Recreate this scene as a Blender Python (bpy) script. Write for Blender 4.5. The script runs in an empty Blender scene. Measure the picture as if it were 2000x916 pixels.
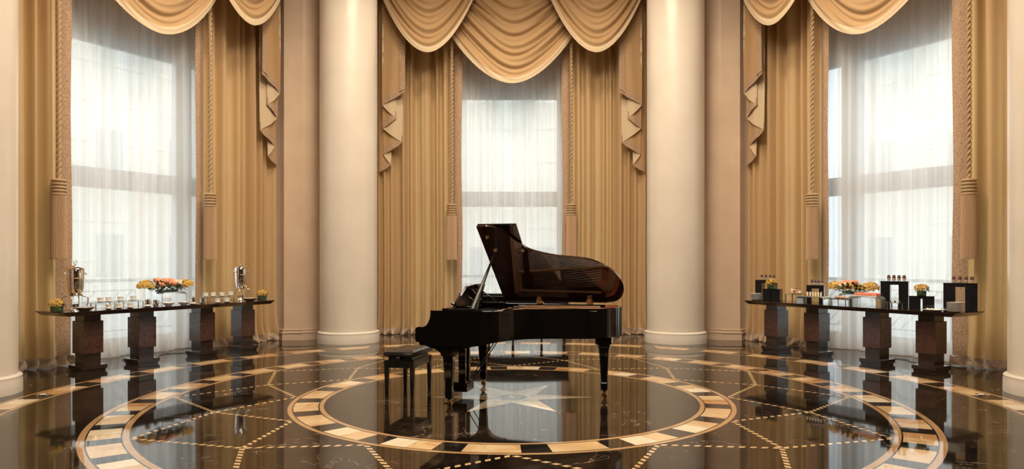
import bpy, math, random
from mathutils import Vector, Matrix
PI = math.pi
S = bpy.context.scene
COL = S.collection
R = math.radians

# ------------------------------------------------------------------ camera, world, lights
cam = bpy.data.cameras.new('camera'); camo = bpy.data.objects.new('camera', cam); COL.objects.link(camo)
cam.sensor_width = 36; cam.lens = 1408 / 2000 * 36; cam.shift_y = 0.026
camo.location = (0, 0, 1.51); camo.rotation_euler = (R(90), 0, 0); S.camera = camo
cam.clip_end = 500
S.view_settings.view_transform = 'Standard'; S.view_settings.look = 'None'
S.view_settings.gamma = 1; S.view_settings.exposure = 0.15; S.view_settings.use_curve_mapping = False
w = bpy.data.worlds.new('sky'); S.world = w; w.use_nodes = True
SKY = 3.1
nt = w.node_tree; bgn = nt.nodes['Background']; bgn.inputs['Strength'].default_value = SKY
tc = nt.nodes.new('ShaderNodeTexCoord'); sx = nt.nodes.new('ShaderNodeSeparateXYZ')
cr = nt.nodes.new('ShaderNodeValToRGB')
cr.color_ramp.elements[0].position = 0.0; cr.color_ramp.elements[0].color = (0.62, 0.70, 0.78, 1)
cr.color_ramp.elements[1].position = 0.35; cr.color_ramp.elements[1].color = (0.86, 0.94, 1.0, 1)
nt.links.new(tc.outputs['Generated'], sx.inputs[0]); nt.links.new(sx.outputs['Z'], cr.inputs[0])
nt.links.new(cr.outputs[0], bgn.inputs['Color'])
S.cycles.max_bounces = 12; S.cycles.transparent_max_bounces = 24; S.cycles.diffuse_bounces = 4
S.cycles.glossy_bounces = 4; S.cycles.transmission_bounces = 6
S.cycles.use_denoising = True; S.cycles.sample_clamp_indirect = 6
CY = 8.0                                        # centre of the round room
WARM = (1.0, 0.81, 0.60)
def spot(x, y, z, tx, ty, tz, e, size=70, blend=.8, rad=.25, col=WARM):
    l = bpy.data.lights.new('unseen_spot', 'SPOT'); l.energy = e; l.spot_size = R(size); l.spot_blend = blend
    l.shadow_soft_size = rad; l.color = col
    o = bpy.data.objects.new('unseen_spot', l); COL.objects.link(o); o.location = (x, y, z)
    o.rotation_euler = (Vector((tx, ty, tz)) - Vector((x, y, z))).to_track_quat('-Z', 'Y').to_euler()
def area(x, y, z, sx_, sy_, e, col=WARM, rot=(0, 0, 0)):
    l = bpy.data.lights.new('overhead_fill', 'AREA'); l.shape = 'RECTANGLE'; l.size = sx_; l.size_y = sy_; l.energy = e; l.color = col
    o = bpy.data.objects.new('overhead_fill', l); COL.objects.link(o); o.location = (x, y, z); o.rotation_euler = rot
for a in (-60, 0, 60):                           # unseen spots washing each curtained bay from overhead
    f = R(a); nx, ny = -math.sin(f), math.cos(f); tx_, ty_ = math.cos(f), math.sin(f)
    for s in (-1.3, 0, 1.3):
        spot(nx * 3.6 + tx_ * s, CY + ny * 3.6 + ty_ * s, 8.4, nx * 6.8 + tx_ * s * 1.4, CY + ny * 6.8 + ty_ * s * 1.4, 2.2, 400, 66, 1)
    for s in (-1.2, 1.2):
        spot(nx * 4.6 + tx_ * s, CY + ny * 4.6 + ty_ * s, 8.4, nx * 6.3 + tx_ * s, CY + ny * 6.3 + ty_ * s, 4.6, 18, 75, 1)
area(0, 7.6, 8.45, 4, 4, 720)  # unseen warm fill light added above the room centre
for x_ in (-2.2, 2.2):                            # unseen spots added to light the floor star under the piano
    spot(x_, -5.2, 6.6, 0, 7.7, 0, 900, 26, .9, .15, (1.0, .88, .74))
area(0, 1.0, 8.45, 8, 3, 330, (1.0, .86, .70))  # unseen fill light added over the entry hall

# ------------------------------------------------------------------ materials
def mat(name, base, rough=.5, metal=0, ior=1.5, spec=None, coat=0, n2=None, nscale=8, ndist=0, stretch=None, bump=0, trans=0, lo=.35, hi=.65, detail=4, sheen=0):
    m = bpy.data.materials.new(name); m.use_nodes = True; t = m.node_tree; b = t.nodes['Principled BSDF']
    b.inputs['Base Color'].default_value = (*base, 1); b.inputs['Roughness'].default_value = rough
    b.inputs['Metallic'].default_value = metal; b.inputs['IOR'].default_value = ior
    b.inputs['Coat Weight'].default_value = coat; b.inputs['Coat Roughness'].default_value = .03
    if spec is not None: b.inputs['Specular IOR Level'].default_value = spec
    if trans: b.inputs['Transmission Weight'].default_value = trans
    if sheen: b.inputs['Sheen Weight'].default_value = sheen
    if n2 or bump:
        c = t.nodes.new('ShaderNodeTexCoord'); mp = t.nodes.new('ShaderNodeMapping'); nz = t.nodes.new('ShaderNodeTexNoise')
        t.links.new(c.outputs['Object'], mp.inputs[0]); t.links.new(mp.outputs[0], nz.inputs['Vector'])
        if stretch: mp.inputs['Scale'].default_value = stretch
        nz.inputs['Scale'].default_value = nscale; nz.inputs['Distortion'].default_value = ndist; nz.inputs['Detail'].default_value = detail
        if n2:
            rp = t.nodes.new('ShaderNodeValToRGB'); rp.color_ramp.elements[0].position = lo; rp.color_ramp.elements[1].position = hi
            rp.color_ramp.elements[0].color = (*base, 1); rp.color_ramp.elements[1].color = (*n2, 1)
            t.links.new(nz.outputs['Fac'], rp.inputs[0]); t.links.new(rp.outputs[0], b.inputs['Base Color'])
        if bump:
            bp = t.nodes.new('ShaderNodeBump'); bp.inputs['Strength'].default_value = bump; bp.inputs['Distance'].default_value = .01
            t.links.new(nz.outputs['Fac'], bp.inputs['Height']); t.links.new(bp.outputs[0], b.inputs['Normal'])
    return m
def marble(name, c1, c2, vein, rough=.04, scale=1.5, vscale=1.1, vw=.006, ior=1.55):
    m = bpy.data.materials.new(name); m.use_nodes = True; t = m.node_tree; b = t.nodes['Principled BSDF']; N = t.nodes.new; L = t.links.new
    b.inputs['Roughness'].default_value = rough; b.inputs['IOR'].default_value = ior
    c = N('ShaderNodeTexCoord'); nz = N('ShaderNodeTexNoise'); nz.inputs['Scale'].default_value = scale; nz.inputs['Detail'].default_value = 8
    nz.inputs['Distortion'].default_value = 1.2; L(c.outputs['Object'], nz.inputs['Vector'])
    rp = N('ShaderNodeValToRGB'); rp.color_ramp.elements[0].position = .38; rp.color_ramp.elements[1].position = .68
    rp.color_ramp.elements[0].color = (*c1, 1); rp.color_ramp.elements[1].color = (*c2, 1); L(nz.outputs['Fac'], rp.inputs[0])
    vz = N('ShaderNodeTexNoise'); vz.inputs['Scale'].default_value = vscale; vz.inputs['Detail'].default_value = 9; vz.inputs['Distortion'].default_value = 2.2
    L(c.outputs['Object'], vz.inputs['Vector'])
    s1 = N('ShaderNodeMath'); s1.operation = 'SUBTRACT'; s1.inputs[1].default_value = .5; L(vz.outputs['Fac'], s1.inputs[0])
    s2 = N('ShaderNodeMath'); s2.operation = 'ABSOLUTE'; L(s1.outputs[0], s2.inputs[0])
    mr = N('ShaderNodeMapRange'); mr.inputs[1].default_value = 0; mr.inputs[2].default_value = vw; mr.inputs[3].default_value = 1; mr.inputs[4].default_value = 0
    L(s2.outputs[0], mr.inputs[0])
    mk = N('ShaderNodeTexNoise'); mk.inputs['Scale'].default_value = 2.1; L(c.outputs['Object'], mk.inputs['Vector'])
    mm = N('ShaderNodeMapRange'); mm.inputs[1].default_value = .48; mm.inputs[2].default_value = .66; L(mk.outputs['Fac'], mm.inputs[0])
    mu = N('ShaderNodeMath'); mu.operation = 'MULTIPLY'; L(mr.outputs[0], mu.inputs[0]); L(mm.outputs[0], mu.inputs[1])
    mx = N('ShaderNodeMix'); mx.data_type = 'RGBA'; L(mu.outputs[0], mx.inputs[0]); L(rp.outputs[0], mx.inputs[6]); mx.inputs[7].default_value = (*vein, 1)
    L(mx.outputs[2], b.inputs['Base Color'])
    return m
def cloth(name, base, transl=.3, tcol=None, dots=None, dscale=60, rough=.9, bump=.25, wrinkle=0):
    m = bpy.data.materials.new(name); m.use_nodes = True; t = m.node_tree; N = t.nodes.new; L = t.links.new
    b = t.nodes['Principled BSDF']; b.inputs['Roughness'].default_value = rough; b.inputs['Base Color'].default_value = (*base, 1)
    b.inputs['Specular IOR Level'].default_value = .25; b.inputs['Sheen Weight'].default_value = .15
    c = N('ShaderNodeTexCoord'); nz = N('ShaderNodeTexNoise'); mp = N('ShaderNodeMapping'); L(c.outputs['Object'], mp.inputs[0])
    mp.inputs['Scale'].default_value = (1, 1, .35) if not wrinkle else (1, 1, 1)
    nz.inputs['Scale'].default_value = wrinkle or 40; nz.inputs['Detail'].default_value = 5; L(mp.outputs[0], nz.inputs['Vector'])
    bp = N('ShaderNodeBump'); bp.inputs['Strength'].default_value = bump; bp.inputs['Distance'].default_value = .01
    L(nz.outputs['Fac'], bp.inputs['Height']); L(bp.outputs[0], b.inputs['Normal'])
    if dots:
        v = N('ShaderNodeTexVoronoi'); v.inputs['Scale'].default_value = dscale; L(c.outputs['Object'], v.inputs['Vector'])
        v2 = N('ShaderNodeTexNoise'); v2.inputs['Scale'].default_value = dscale * 1.2; v2.inputs['Detail'].default_value = 2; L(c.outputs['Object'], v2.inputs['Vector'])
        ad = N('ShaderNodeMath'); ad.operation = 'MULTIPLY'; L(v.outputs['Distance'], ad.inputs[0]); L(v2.outputs['Fac'], ad.inputs[1])
        rp = N('ShaderNodeValToRGB'); rp.color_ramp.elements[0].position = .10; rp.color_ramp.elements[1].position = .26
        rp.color_ramp.elements[0].color = (*dots, 1); rp.color_ramp.elements[1].color = (*base, 1); L(ad.outputs[0], rp.inputs[0])
        L(rp.outputs[0], b.inputs['Base Color'])
    if transl:
        tr = N('ShaderNodeBsdfTranslucent'); tr.inputs['Color'].default_value = (*(tcol or base), 1)
        mx = N('ShaderNodeMixShader'); mx.inputs[0].default_value = transl
        L(b.outputs[0], mx.inputs[1]); L(tr.outputs[0], mx.inputs[2]); L(mx.outputs[0], t.nodes['Material Output'].inputs['Surface'])
    return m
def sheer_mat():
    m = bpy.data.materials.new('white_voile'); m.use_nodes = True; t = m.node_tree; N = t.nodes.new; L = t.links.new
    t.nodes.remove(t.nodes['Principled BSDF'])
    tp = N('ShaderNodeBsdfTransparent'); tp.inputs[0].default_value = (.97, .98, 1, 1)
    tr = N('ShaderNodeBsdfTranslucent'); tr.inputs[0].default_value = (.93, .94, .94, 1)
    df = N('ShaderNodeBsdfDiffuse'); df.inputs[0].default_value = (.93, .92, .90, 1)
    m1 = N('ShaderNodeMixShader'); m1.inputs[0].default_value = .5; L(tr.outputs[0], m1.inputs[1]); L(df.outputs[0], m1.inputs[2])
    c = N('ShaderNodeTexCoord'); mp = N('ShaderNodeMapping'); mp.inputs['Scale'].default_value = (4.5, 4.5, .06); L(c.outputs['Object'], mp.inputs[0])
    nz = N('ShaderNodeTexNoise'); nz.inputs['Scale'].default_value = 1.6; nz.inputs['Detail'].default_value = 3; L(mp.outputs[0], nz.inputs['Vector'])
    mr = N('ShaderNodeMapRange'); mr.inputs[1].default_value = .35; mr.inputs[2].default_value = .65; mr.inputs[3].default_value = .60; mr.inputs[4].default_value = .84
    L(nz.outputs['Fac'], mr.inputs[0])
    m2 = N('ShaderNodeMixShader'); L(mr.outputs[0], m2.inputs[0]); L(tp.outputs[0], m2.inputs[1]); L(m1.outputs[0], m2.inputs[2])
    L(m2.outputs[0], t.nodes['Material Output'].inputs['Surface'])
    return m
def thin_glass(name, tint=(.95, .98, .97), refl=.12):
    m = bpy.data.materials.new(name); m.use_nodes = True; t = m.node_tree; N = t.nodes.new; L = t.links.new
    t.nodes.remove(t.nodes['Principled BSDF'])
    tp = N('ShaderNodeBsdfTransparent'); tp.inputs[0].default_value = (*tint, 1)
    g = N('ShaderNodeBsdfGlossy'); g.inputs['Roughness'].default_value = .02
    m2 = N('ShaderNodeMixShader'); m2.inputs[0].default_value = refl; L(tp.outputs[0], m2.inputs[1]); L(g.outputs[0], m2.inputs[2])
    L(m2.outputs[0], t.nodes['Material Output'].inputs['Surface'])
    return m
M = dict(
    plaster=mat('warm_plaster', (.66, .50, .37), .35, n2=(.72, .56, .42), nscale=2),
    column=mat('polished_column_stone', (.78, .71, .62), .30, n2=(.83, .77, .68), nscale=1.5, coat=.12),
    ceil=mat('ceiling_paint', (.75, .66, .55), .8, n2=(.78, .69, .58), nscale=2),
    panel=mat('dark_unseen_hall_wall', (.10, .055, .03), .45, n2=(.14, .08, .045), nscale=3, stretch=(8, 8, 1)),  # unseen hall walls, made dark so the piano's side reflects black
    dark=marble('dark_emperador_marble', (.008, .006, .004), (.028, .018, .012), (.42, .30, .20), vw=.005, ior=1.39),
    black=marble('black_marble', (.012, .010, .009), (.04, .032, .026), (.16, .14, .12), vscale=2, vw=.004),
    cream=marble('cream_marble', (.66, .45, .23), (.82, .63, .38), (.52, .24, .06), vscale=1.5, vw=.03),
    amber=marble('amber_marble', (.50, .24, .08), (.72, .48, .25), (.36, .13, .03), vscale=1.6, vw=.03),
    tan=marble('tan_marble', (.46, .27, .12), (.58, .38, .20), (.30, .15, .06), vscale=2),
    starc=marble('pale_star_marble', (.84, .72, .50), (.92, .82, .64), (.6, .4, .2), vscale=2),
    grey=marble('grey_marble', (.10, .09, .075), (.16, .14, .11), (.25, .22, .18), vscale=3),
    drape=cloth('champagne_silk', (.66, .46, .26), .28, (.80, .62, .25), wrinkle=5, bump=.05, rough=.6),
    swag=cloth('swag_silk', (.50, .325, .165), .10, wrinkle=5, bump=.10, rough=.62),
    lining=cloth('pale_lining_silk', (.70, .56, .38), .1, wrinkle=6, bump=.2, rough=.6),
    trim=cloth('embroidered_braid', (.50, .355, .24), .06, dots=(.30, .175, .11), dscale=55, bump=.5),
    hem=cloth('embroidered_hem', (.60, .46, .34), .1, dots=(.42, .29, .2), dscale=40, bump=.3),
    rope=cloth('twisted_cord_yarn', (.46, .32, .18), 0, bump=.5),
    fringe=cloth('tassel_fringe_yarn', (.56, .39, .25), 0, bump=.6),
    sheer=sheer_mat(), glass=thin_glass('window_glass'),
    frame=mat('grey_window_metal', (.36, .39, .43), .4, n2=(.40, .43, .47)), pale=mat('pale_window_head', (.55, .58, .60), .5, n2=(.6, .62, .64)),
    lidm=mat('reflection_tinted_black_lacquer', (.030, .009, .006), .07, ior=1.9, coat=.6, n2=(.036, .011, .007)),  # maroon tint paints the interior's reflection into the lid colour
    pblack=mat('black_piano_lacquer', (.004, .0035, .003), .05, ior=1.45, coat=.2, n2=(.005, .004, .004)),
    satin=mat('satin_black_lacquer', (.010, .009, .008), .18, n2=(.012, .011, .01)),
    wood=mat('spruce_soundboard', (.78, .24, .10), .35, n2=(.86, .34, .16), nscale=4, stretch=(1, 14, 1)),
    gold=mat('gold_iron_plate', (.80, .42, .20), .35, metal=.3, n2=(.86, .48, .24)),
    brass=mat('polished_brass', (.85, .62, .34), .15, metal=1, n2=(.88, .66, .38)),
    steel=mat('steel_strings', (.6, .5, .42), .25, metal=1, n2=(.65, .55, .46)),
    ivory=mat('ivory_keys', (.8, .77, .7), .2, n2=(.82, .79, .73)),
    leather=mat('black_leather', (.015, .013, .012), .3, n2=(.02, .018, .016), nscale=60, bump=.1),
    chrome=mat('polished_silver', (.86, .83, .80), .07, metal=1, n2=(.9, .87, .84)),
    burl=mat('dark_burl_veneer', (.045, .018, .014), .22, n2=(.10, .042, .032), nscale=14, ndist=2.5, coat=.5),
    ebony=mat('ebony_table_wood', (.020, .011, .009), .16, n2=(.03, .017, .013), nscale=4, stretch=(1, 10, 10), coat=.4),
    china=mat('white_china', (.86, .84, .80), .12, n2=(.88, .86, .83), coat=.3),
    grayglaze=mat('grey_glazed_dish', (.25, .22, .19), .2, metal=.4, n2=(.3, .27, .24)),
    riser=thin_glass('glass_riser', (.86, .93, .92), .22), gcup=thin_glass('dessert_glass', (.97, .97, .97), .10),
    frost=mat('pale_green_glass', (.70, .82, .82), .08, trans=.75, ior=1.25, n2=(.72, .84, .84)),
    blackbox=mat('black_riser_lacquer', (.012, .013, .016), .12, n2=(.015, .016, .019), coat=.4),
    greenv=mat('dark_green_glass', (.05, .09, .06), .1, n2=(.07, .12, .07), nscale=20),
    yellow=mat('yellow_orchid', (.80, .52, .10), .6, n2=(.88, .66, .22), nscale=30),
    peach=mat('coral_rose', (.90, .30, .16), .6, n2=(.93, .48, .30), nscale=30),
    blush=mat('cream_rose', (.88, .68, .48), .6, n2=(.9, .76, .58), nscale=30),
    leaf=mat('dark_leaf', (.03, .07, .02), .5, n2=(.05, .11, .03), nscale=20),
    berry=mat('berry_topping', (.10, .02, .02), .4, n2=(.2, .04, .03), nscale=60), cream_d=mat('cream_dessert', (.80, .66, .52), .5, n2=(.85, .73, .6)),
    pastry=mat('golden_pastry', (.55, .30, .13), .6, n2=(.7, .45, .24), nscale=40), choc=mat('chocolate', (.06, .025, .015), .4, n2=(.09, .04, .02)),
    salmon=mat('salmon_pink', (.80, .22, .14), .45, n2=(.88, .36, .24), nscale=50), napkin=mat('white_napkin', (.85, .80, .76), .9, n2=(.88, .84, .8)),
    facade=mat('pale_stone_facade', (.80, .75, .66), .8, n2=(.85, .80, .72), nscale=.6), facade_w=mat('facade_window', (.42, .44, .45), .3, n2=(.48, .50, .50)),
    pave=mat('exterior_paving', (.35, .35, .34), .8, n2=(.4, .4, .39)), rail=mat('grey_railing_paint', (.28, .30, .32), .5, n2=(.32, .34, .36)),
    felt=mat('red_felt', (.45, .06, .03), .9, n2=(.5, .08, .04), nscale=50),
    lampoff=mat('lamp_glass', (.9, .88, .8), .2, n2=(.92, .9, .84)),
)

# ------------------------------------------------------------------ mesh helpers
class MB:
    def __init__(s): s.v = []; s.f = []; s.mi = []
    def add(s, vs, fs, k=0, T=None):
        o = len(s.v)
        s.v += [tuple(T @ Vector(p)) for p in vs] if T is not None else [tuple(p) for p in vs]
        for f in fs: s.f.append([i + o for i in f]); s.mi.append(k)
    def box(s, x0, x1, y0, y1, z0, z1, k=0, T=None, bev=0):
        if bev:
            b = min(bev, (x1 - x0) / 3, (y1 - y0) / 3, (z1 - z0) / 3)
            xs, ys = (x0, x1), (y0, y1)
            def ring(z, e):   # octagonal ring
                a = x0 + e; c = x1 - e; d = y0 + e; g = y1 - e
                return [(a + b, d, z), (c - b, d, z), (c, d + b, z), (c, g - b, z), (c - b, g, z), (a + b, g, z), (a, g - b, z), (a, d + b, z)]
            rs = [ring(z0, b), ring(z0 + b, 0), ring(z1 - b, 0), ring(z1, b)]
            vs = [p for r in rs for p in r]; fs = [list(range(7, -1, -1)), list(range(24, 32))]
            for r in range(3):
                for i in range(8): fs.append([r * 8 + i, r * 8 + (i + 1) % 8, r * 8 + 8 + (i + 1) % 8, r * 8 + 8 + i])
            s.add(vs, fs, k, T); return
        vs = [(x0, y0, z0), (x1, y0, z0), (x1, y1, z0), (x0, y1, z0), (x0, y0, z1), (x1, y0, z1), (x1, y1, z1), (x0, y1, z1)]
        s.add(vs, [[3, 2, 1, 0], [4, 5, 6, 7], [0, 1, 5, 4], [1, 2, 6, 5], [2, 3, 7, 6], [3, 0, 4, 7]], k, T)
    def prism(s, pts, z0, z1, k=0, T=None, ax='z', caps=True):
        n = len(pts)
        def P(a, b, h): return (a, b, h) if ax == 'z' else ((a, h, b) if ax == 'y' else (h, a, b))
        vs = [P(a, b, z0) for a, b in pts] + [P(a, b, z1) for a, b in pts]
        fs = [[i, (i + 1) % n, n + (i + 1) % n, n + i] for i in range(n)]
        if caps: fs += [list(range(n))[::-1], list(range(n, 2 * n))]
        s.add(vs, fs, k, T)
    def lathe(s, prof, n=24, c=(0, 0, 0), k=0, T=None):
        vs = []; fs = []
        for r, z in prof:
            for i in range(n):
                a = 2 * PI * i / n; vs.append((c[0] + r * math.cos(a), c[1] + r * math.sin(a), c[2] + z))
        for j in range(len(prof) - 1):
            for i in range(n): fs.append([j * n + i, j * n + (i + 1) % n, (j + 1) * n + (i + 1) % n, (j + 1) * n + i])
        if prof[0][0] > 1e-4: fs.append(list(range(n))[::-1])
        if prof[-1][0] > 1e-4: fs.append([(len(prof) - 1) * n + i for i in range(n)])
        s.add(vs, fs, k, T)
    def tube(s, pts, r, n=8, k=0, T=None, closed=False):
        pts = [Vector(p) for p in pts]; m = len(pts); rs = r if isinstance(r, (list, tuple)) else [r] * m
        vs = []; fs = []; up = None
        for i, p in enumerate(pts):
            a = pts[(i - 1) % m] if (closed or i > 0) else p; b = pts[(i + 1) % m] if (closed or i < m - 1) else p
            d = (b - a).normalized()
            if up is None: up = Vector((0, 0, 1)) if abs(d.z) < .9 else Vector((1, 0, 0))
            x = d.cross(up).normalized(); y = x.cross(d).normalized(); up = y
            for j in range(n):
                t = 2 * PI * j / n; vs.append(p + x * math.cos(t) * rs[i] + y * math.sin(t) * rs[i])
        for i in range(m if closed else m - 1):
            for j in range(n): fs.append([i * n + j, i * n + (j + 1) % n, ((i + 1) % m) * n + (j + 1) % n, ((i + 1) % m) * n + j])
        if not closed: fs += [list(range(n))[::-1], [(m - 1) * n + j for j in range(n)]]
        s.add(vs, fs, k, T)
    def grid(s, fn, nu, nv, k=0, T=None):
        vs = [fn(i / nu, j / nv) for j in range(nv + 1) for i in range(nu + 1)]
        fs = [[j * (nu + 1) + i, j * (nu + 1) + i + 1, (j + 1) * (nu + 1) + i + 1, (j + 1) * (nu + 1) + i] for j in range(nv) for i in range(nu)]
        s.add(vs, fs, k, T)
    def sphere(s, c, r, n=10, m=6, k=0, sc=(1, 1, 1), T=None):
        s.grid(lambda u, v: (c[0] + r * sc[0] * math.cos(2 * PI * u) * math.sin(PI * v), c[1] + r * sc[1] * math.sin(2 * PI * u) * math.sin(PI * v), c[2] - r * sc[2] * math.cos(PI * v)), n, m, k, T)
    def build(s, name, mats, parent=None, smooth=False, solid=0):
        me = bpy.data.meshes.new(name); me.from_pydata(s.v, [], s.f)
        if not isinstance(mats, (list, tuple)): mats = [mats]
        for m_ in mats: me.materials.append(m_)
        if len(mats) > 1: me.polygons.foreach_set('material_index', s.mi)
        if smooth:
            me.polygons.foreach_set('use_smooth', [True] * len(me.polygons)); me.update()
            if smooth is not True: me.set_sharp_from_angle(angle=R(smooth))
        me.update()
        o = bpy.data.objects.new(name, me); COL.objects.link(o)
        if parent is not None: o.parent = parent
        if solid:
            q = o.modifiers.new('thickness', 'SOLIDIFY'); q.thickness = solid; q.offset = 0
        return o
def tag(o, label=None, cat=None, group=None, kind=None):
    if label: o['label'] = label
    if cat: o['category'] = cat
    if group: o['group'] = group
    if kind: o['kind'] = kind
    return o
def root(name, loc, rz, label, cat, group=None):
    o = bpy.data.objects.new(name, None); COL.objects.link(o); o.location = loc; o.rotation_euler = (0, 0, rz); o.empty_display_size = .1
    return tag(o, label, cat, group)
def copy_tree(o, loc, rz=None, label=None, group=None, sx=1):
    def rec(q, par):
        c = q.copy(); COL.objects.link(c)
        if par is not None: c.parent = par
        for ch in kids.get(q.name, []): rec(ch, c)
        return c
    kids = {}
    for q in COL.objects:
        if q.parent: kids.setdefault(q.parent.name, []).append(q)
    c = rec(o, None); c.location = loc
    if rz is not None: c.rotation_euler = (0, 0, rz)
    if sx != 1: c.scale = (sx, 1, 1)
    if label: c['label'] = label
    if group: c['group'] = group
    return c
def bay(a, s, n, z=0):
    f = R(a); return (math.cos(f) * s - math.sin(f) * n, CY + math.sin(f) * s + math.cos(f) * n, z)
def pol(deg, r): return (-r * math.sin(R(deg)), CY + r * math.cos(R(deg)))
def sm(x): x = max(0, min(1, x)); return x * x * (3 - 2 * x)
def solid_struct(name, mb, m, smooth=False): return tag(mb.build(name, m, None, smooth), kind='structure')

# ------------------------------------------------------------------ room shell
CH = 8.6
outline = [(-7.9, -6), (7.9, -6), (7.9, 8.0)]
outline += [bay(-60, 2.95, 7.6)[:2], bay(-60, -2.95, 7.6)[:2], bay(0, 2.95, 7.6)[:2], bay(0, -2.95, 7.6)[:2], bay(60, 2.95, 7.6)[:2], bay(60, -2.95, 7.6)[:2], (-7.9, 8.0)]
fl = MB()
fl.prism(outline, -.25, 0)
MI = dict(dark=0, black=1, cream=2, amber=3, tan=4, star=5, grey=6)
floor_mats = [M['dark'], M['black'], M['cream'], M['amber'], M['tan'], M['starc'], M['grey']]
def FP(th, r): return (r * math.sin(th), CY - r * math.cos(th))      # angle measured from the camera side
def sector(r0, r1, t0, t1, k, z=.0005, seg=4):
    vs = []; fs = []
    for i in range(seg + 1):
        t = t0 + (t1 - t0) * i / seg
        for r in (r0, r1): vs.append((*FP(t, r), z))
    for i in range(seg): fs.append([i * 2, i * 2 + 2, i * 2 + 3, i * 2 + 1])
    fl.add(vs, fs, MI[k])
rnd = random.Random(3)
def ring(r0, r1, n, phase, bw, frac=.34, inner_band=True):
    sector(r0, r0 + bw, 0, 2 * PI, 'tan', seg=180); sector(r1 - bw, r1, 0, 2 * PI, 'tan', seg=180)
    sector(r0 + bw, r0 + bw + .012, 0, 2 * PI, 'black', .0008, 180); sector(r1 - bw - .012, r1 - bw, 0, 2 * PI, 'black', .0008, 180)
    st = 2 * PI / n
    for i in range(n):
        c = R(phase) + i * st; a = st * frac / 2
        sector(r0 + bw + .012, r1 - bw - .012, c - a, c + a, 'black')
        mid = c + st / 2
        k1, k2 = rnd.choice([('cream', 'amber'), ('cream', 'cream'), ('amber', 'cream'), ('cream', 'cream'), ('star', 'cream')])
        sector(r0 + bw + .012, r1 - bw - .012, c + a, mid, k1); sector(r0 + bw + .012, r1 - bw - .012, mid, c - a + st, k2)
ring(2.02, 2.38, 20, 4.9, .045)
ring(3.75, 4.14, 40, 3.25, .055)
ring(5.10, 5.46, 40, -.2, .04)
def dash(p, q, wd=.042, per=.082):
    p = Vector(p); q = Vector(q); d = q - p; L = d.length; d.normalize(); nn = Vector((-d.y, d.x)); n = int(L / per)
    for i in range(n):
        a = p + d * (L * (i + .25) / n); b = p + d * (L * (i + .80) / n); sh = d * .012
        fl.add([(*(a - nn * wd / 2 - sh), .0006), (*(b - nn * wd / 2 - sh), .0006), (*(b + nn * wd / 2 + sh), .0006), (*(a + nn * wd / 2 + sh), .0006)], [[0, 1, 2, 3]], MI['cream'])
for k in range(12):
    mid = FP(R(15 + 30 * k), 3.08)
    for e in (0, 30):
        dash(FP(R(30 * k + e), 2.40), mid); dash(mid, FP(R(30 * k + e), 3.74))
for k in range(6):                                             # six-pointed star, each ray in two halves
    c = R(30 + 60 * k); tip = FP(c, .90)
    fl.add([(*FP(0, 0), .0010), (*FP(c - R(30), .32), .0010), (*tip, .0010)], [[0, 1, 2]], MI['star'])
    fl.add([(*FP(0, 0), .0010), (*tip, .0010), (*FP(c + R(30), .32), .0010)], [[0, 1, 2]], MI['cream'])
sector(.001, .21, 0, 2 * PI, 'star', .0013, 48); sector(.001, .17, 0, 2 * PI, 'grey', .0016, 48)
for k in range(4):
    c = R(20 + 90 * k); fl.add([(*FP(0, 0), .002), (*FP(c - R(40), .025), .002), (*FP(c, .13), .002), (*FP(c + R(40), .025), .002)], [[0, 1, 2, 3]], MI['star'])
tag(fl.build('floor', floor_mats), kind='structure')
c_ = MB(); c_.prism(outline, CH, CH + .2); solid_struct('ceiling', c_, M['ceil'])
wn = {60: 'left', 0: 'back', -60: 'right'}
for a in (60, 0, -60):
    f = R(a); T = Matrix.Translation((0, CY, 0)) @ Matrix.Rotation(f, 4, 'Z')
    b = MB(); y0, y1 = 7.42, 7.62
    b.box(-3.0, 3.0, y0, y1, 5.2, CH, T=T); b.box(-3.0, -2.0, y0, y1, 0, 5.2, T=T); b.box(2.0, 3.0, y0, y1, 0, 5.2, T=T); b.box(-2, 2, y0, y1, 0, .18, T=T)
    solid_struct('wall_' + wn[a], b, M['plaster'])
    wi = {60: 1, 0: 2, -60: 3}[a]
    g = MB()
    g.box(-2, 2, 7.46, 7.56, 4.98, 5.2, T=T, k=1)
    m0, m1, m2, m3 = {60: (-1.5, -1.25, 1.09, 1.40), 0: (-1.33, -1.10, .97, 1.25), -60: (-1.22, -.86, 1.2, 1.5)}[a]
    for x0, x1 in ((-2, -1.9), (m0, m1), (m2, m3), (1.9, 2)): g.box(x0, x1, 7.45, 7.57, .18, 4.98, T=T)
    for x0, x1 in ((-1.9, m0), (m1, m2), (m3, 1.9)):
        g.box(x0, x1, 7.46, 7.56, 2.68, 3.0, T=T); g.box(x0, x1, 7.46, 7.56, .18, .26, T=T, k=1)
    wf = solid_struct('window_%d' % wi, g, [M['frame'], M['pale']])
    p = MB()
    for x0, x1 in ((-1.9, m0), (m1, m2), (m3, 1.9)):
        for z0, z1 in ((.26, 2.68), (3.0, 4.98)): p.box(x0, x1, 7.505, 7.515, z0, z1, T=T)
    p.build('pane', M['glass'], wf)
tn = 0
def profile_wall(poly, name):
    b = MB(); b.prism(poly, 0, CH); solid_struct(name, b, M['plaster'])
def off_poly(poly, d):
    c = Vector((sum(p[0] for p in poly) / len(poly), sum(p[1] for p in poly) / len(poly)))
    return [tuple(Vector(p) + (Vector(p) - c).normalized() * d) for p in poly]
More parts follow.
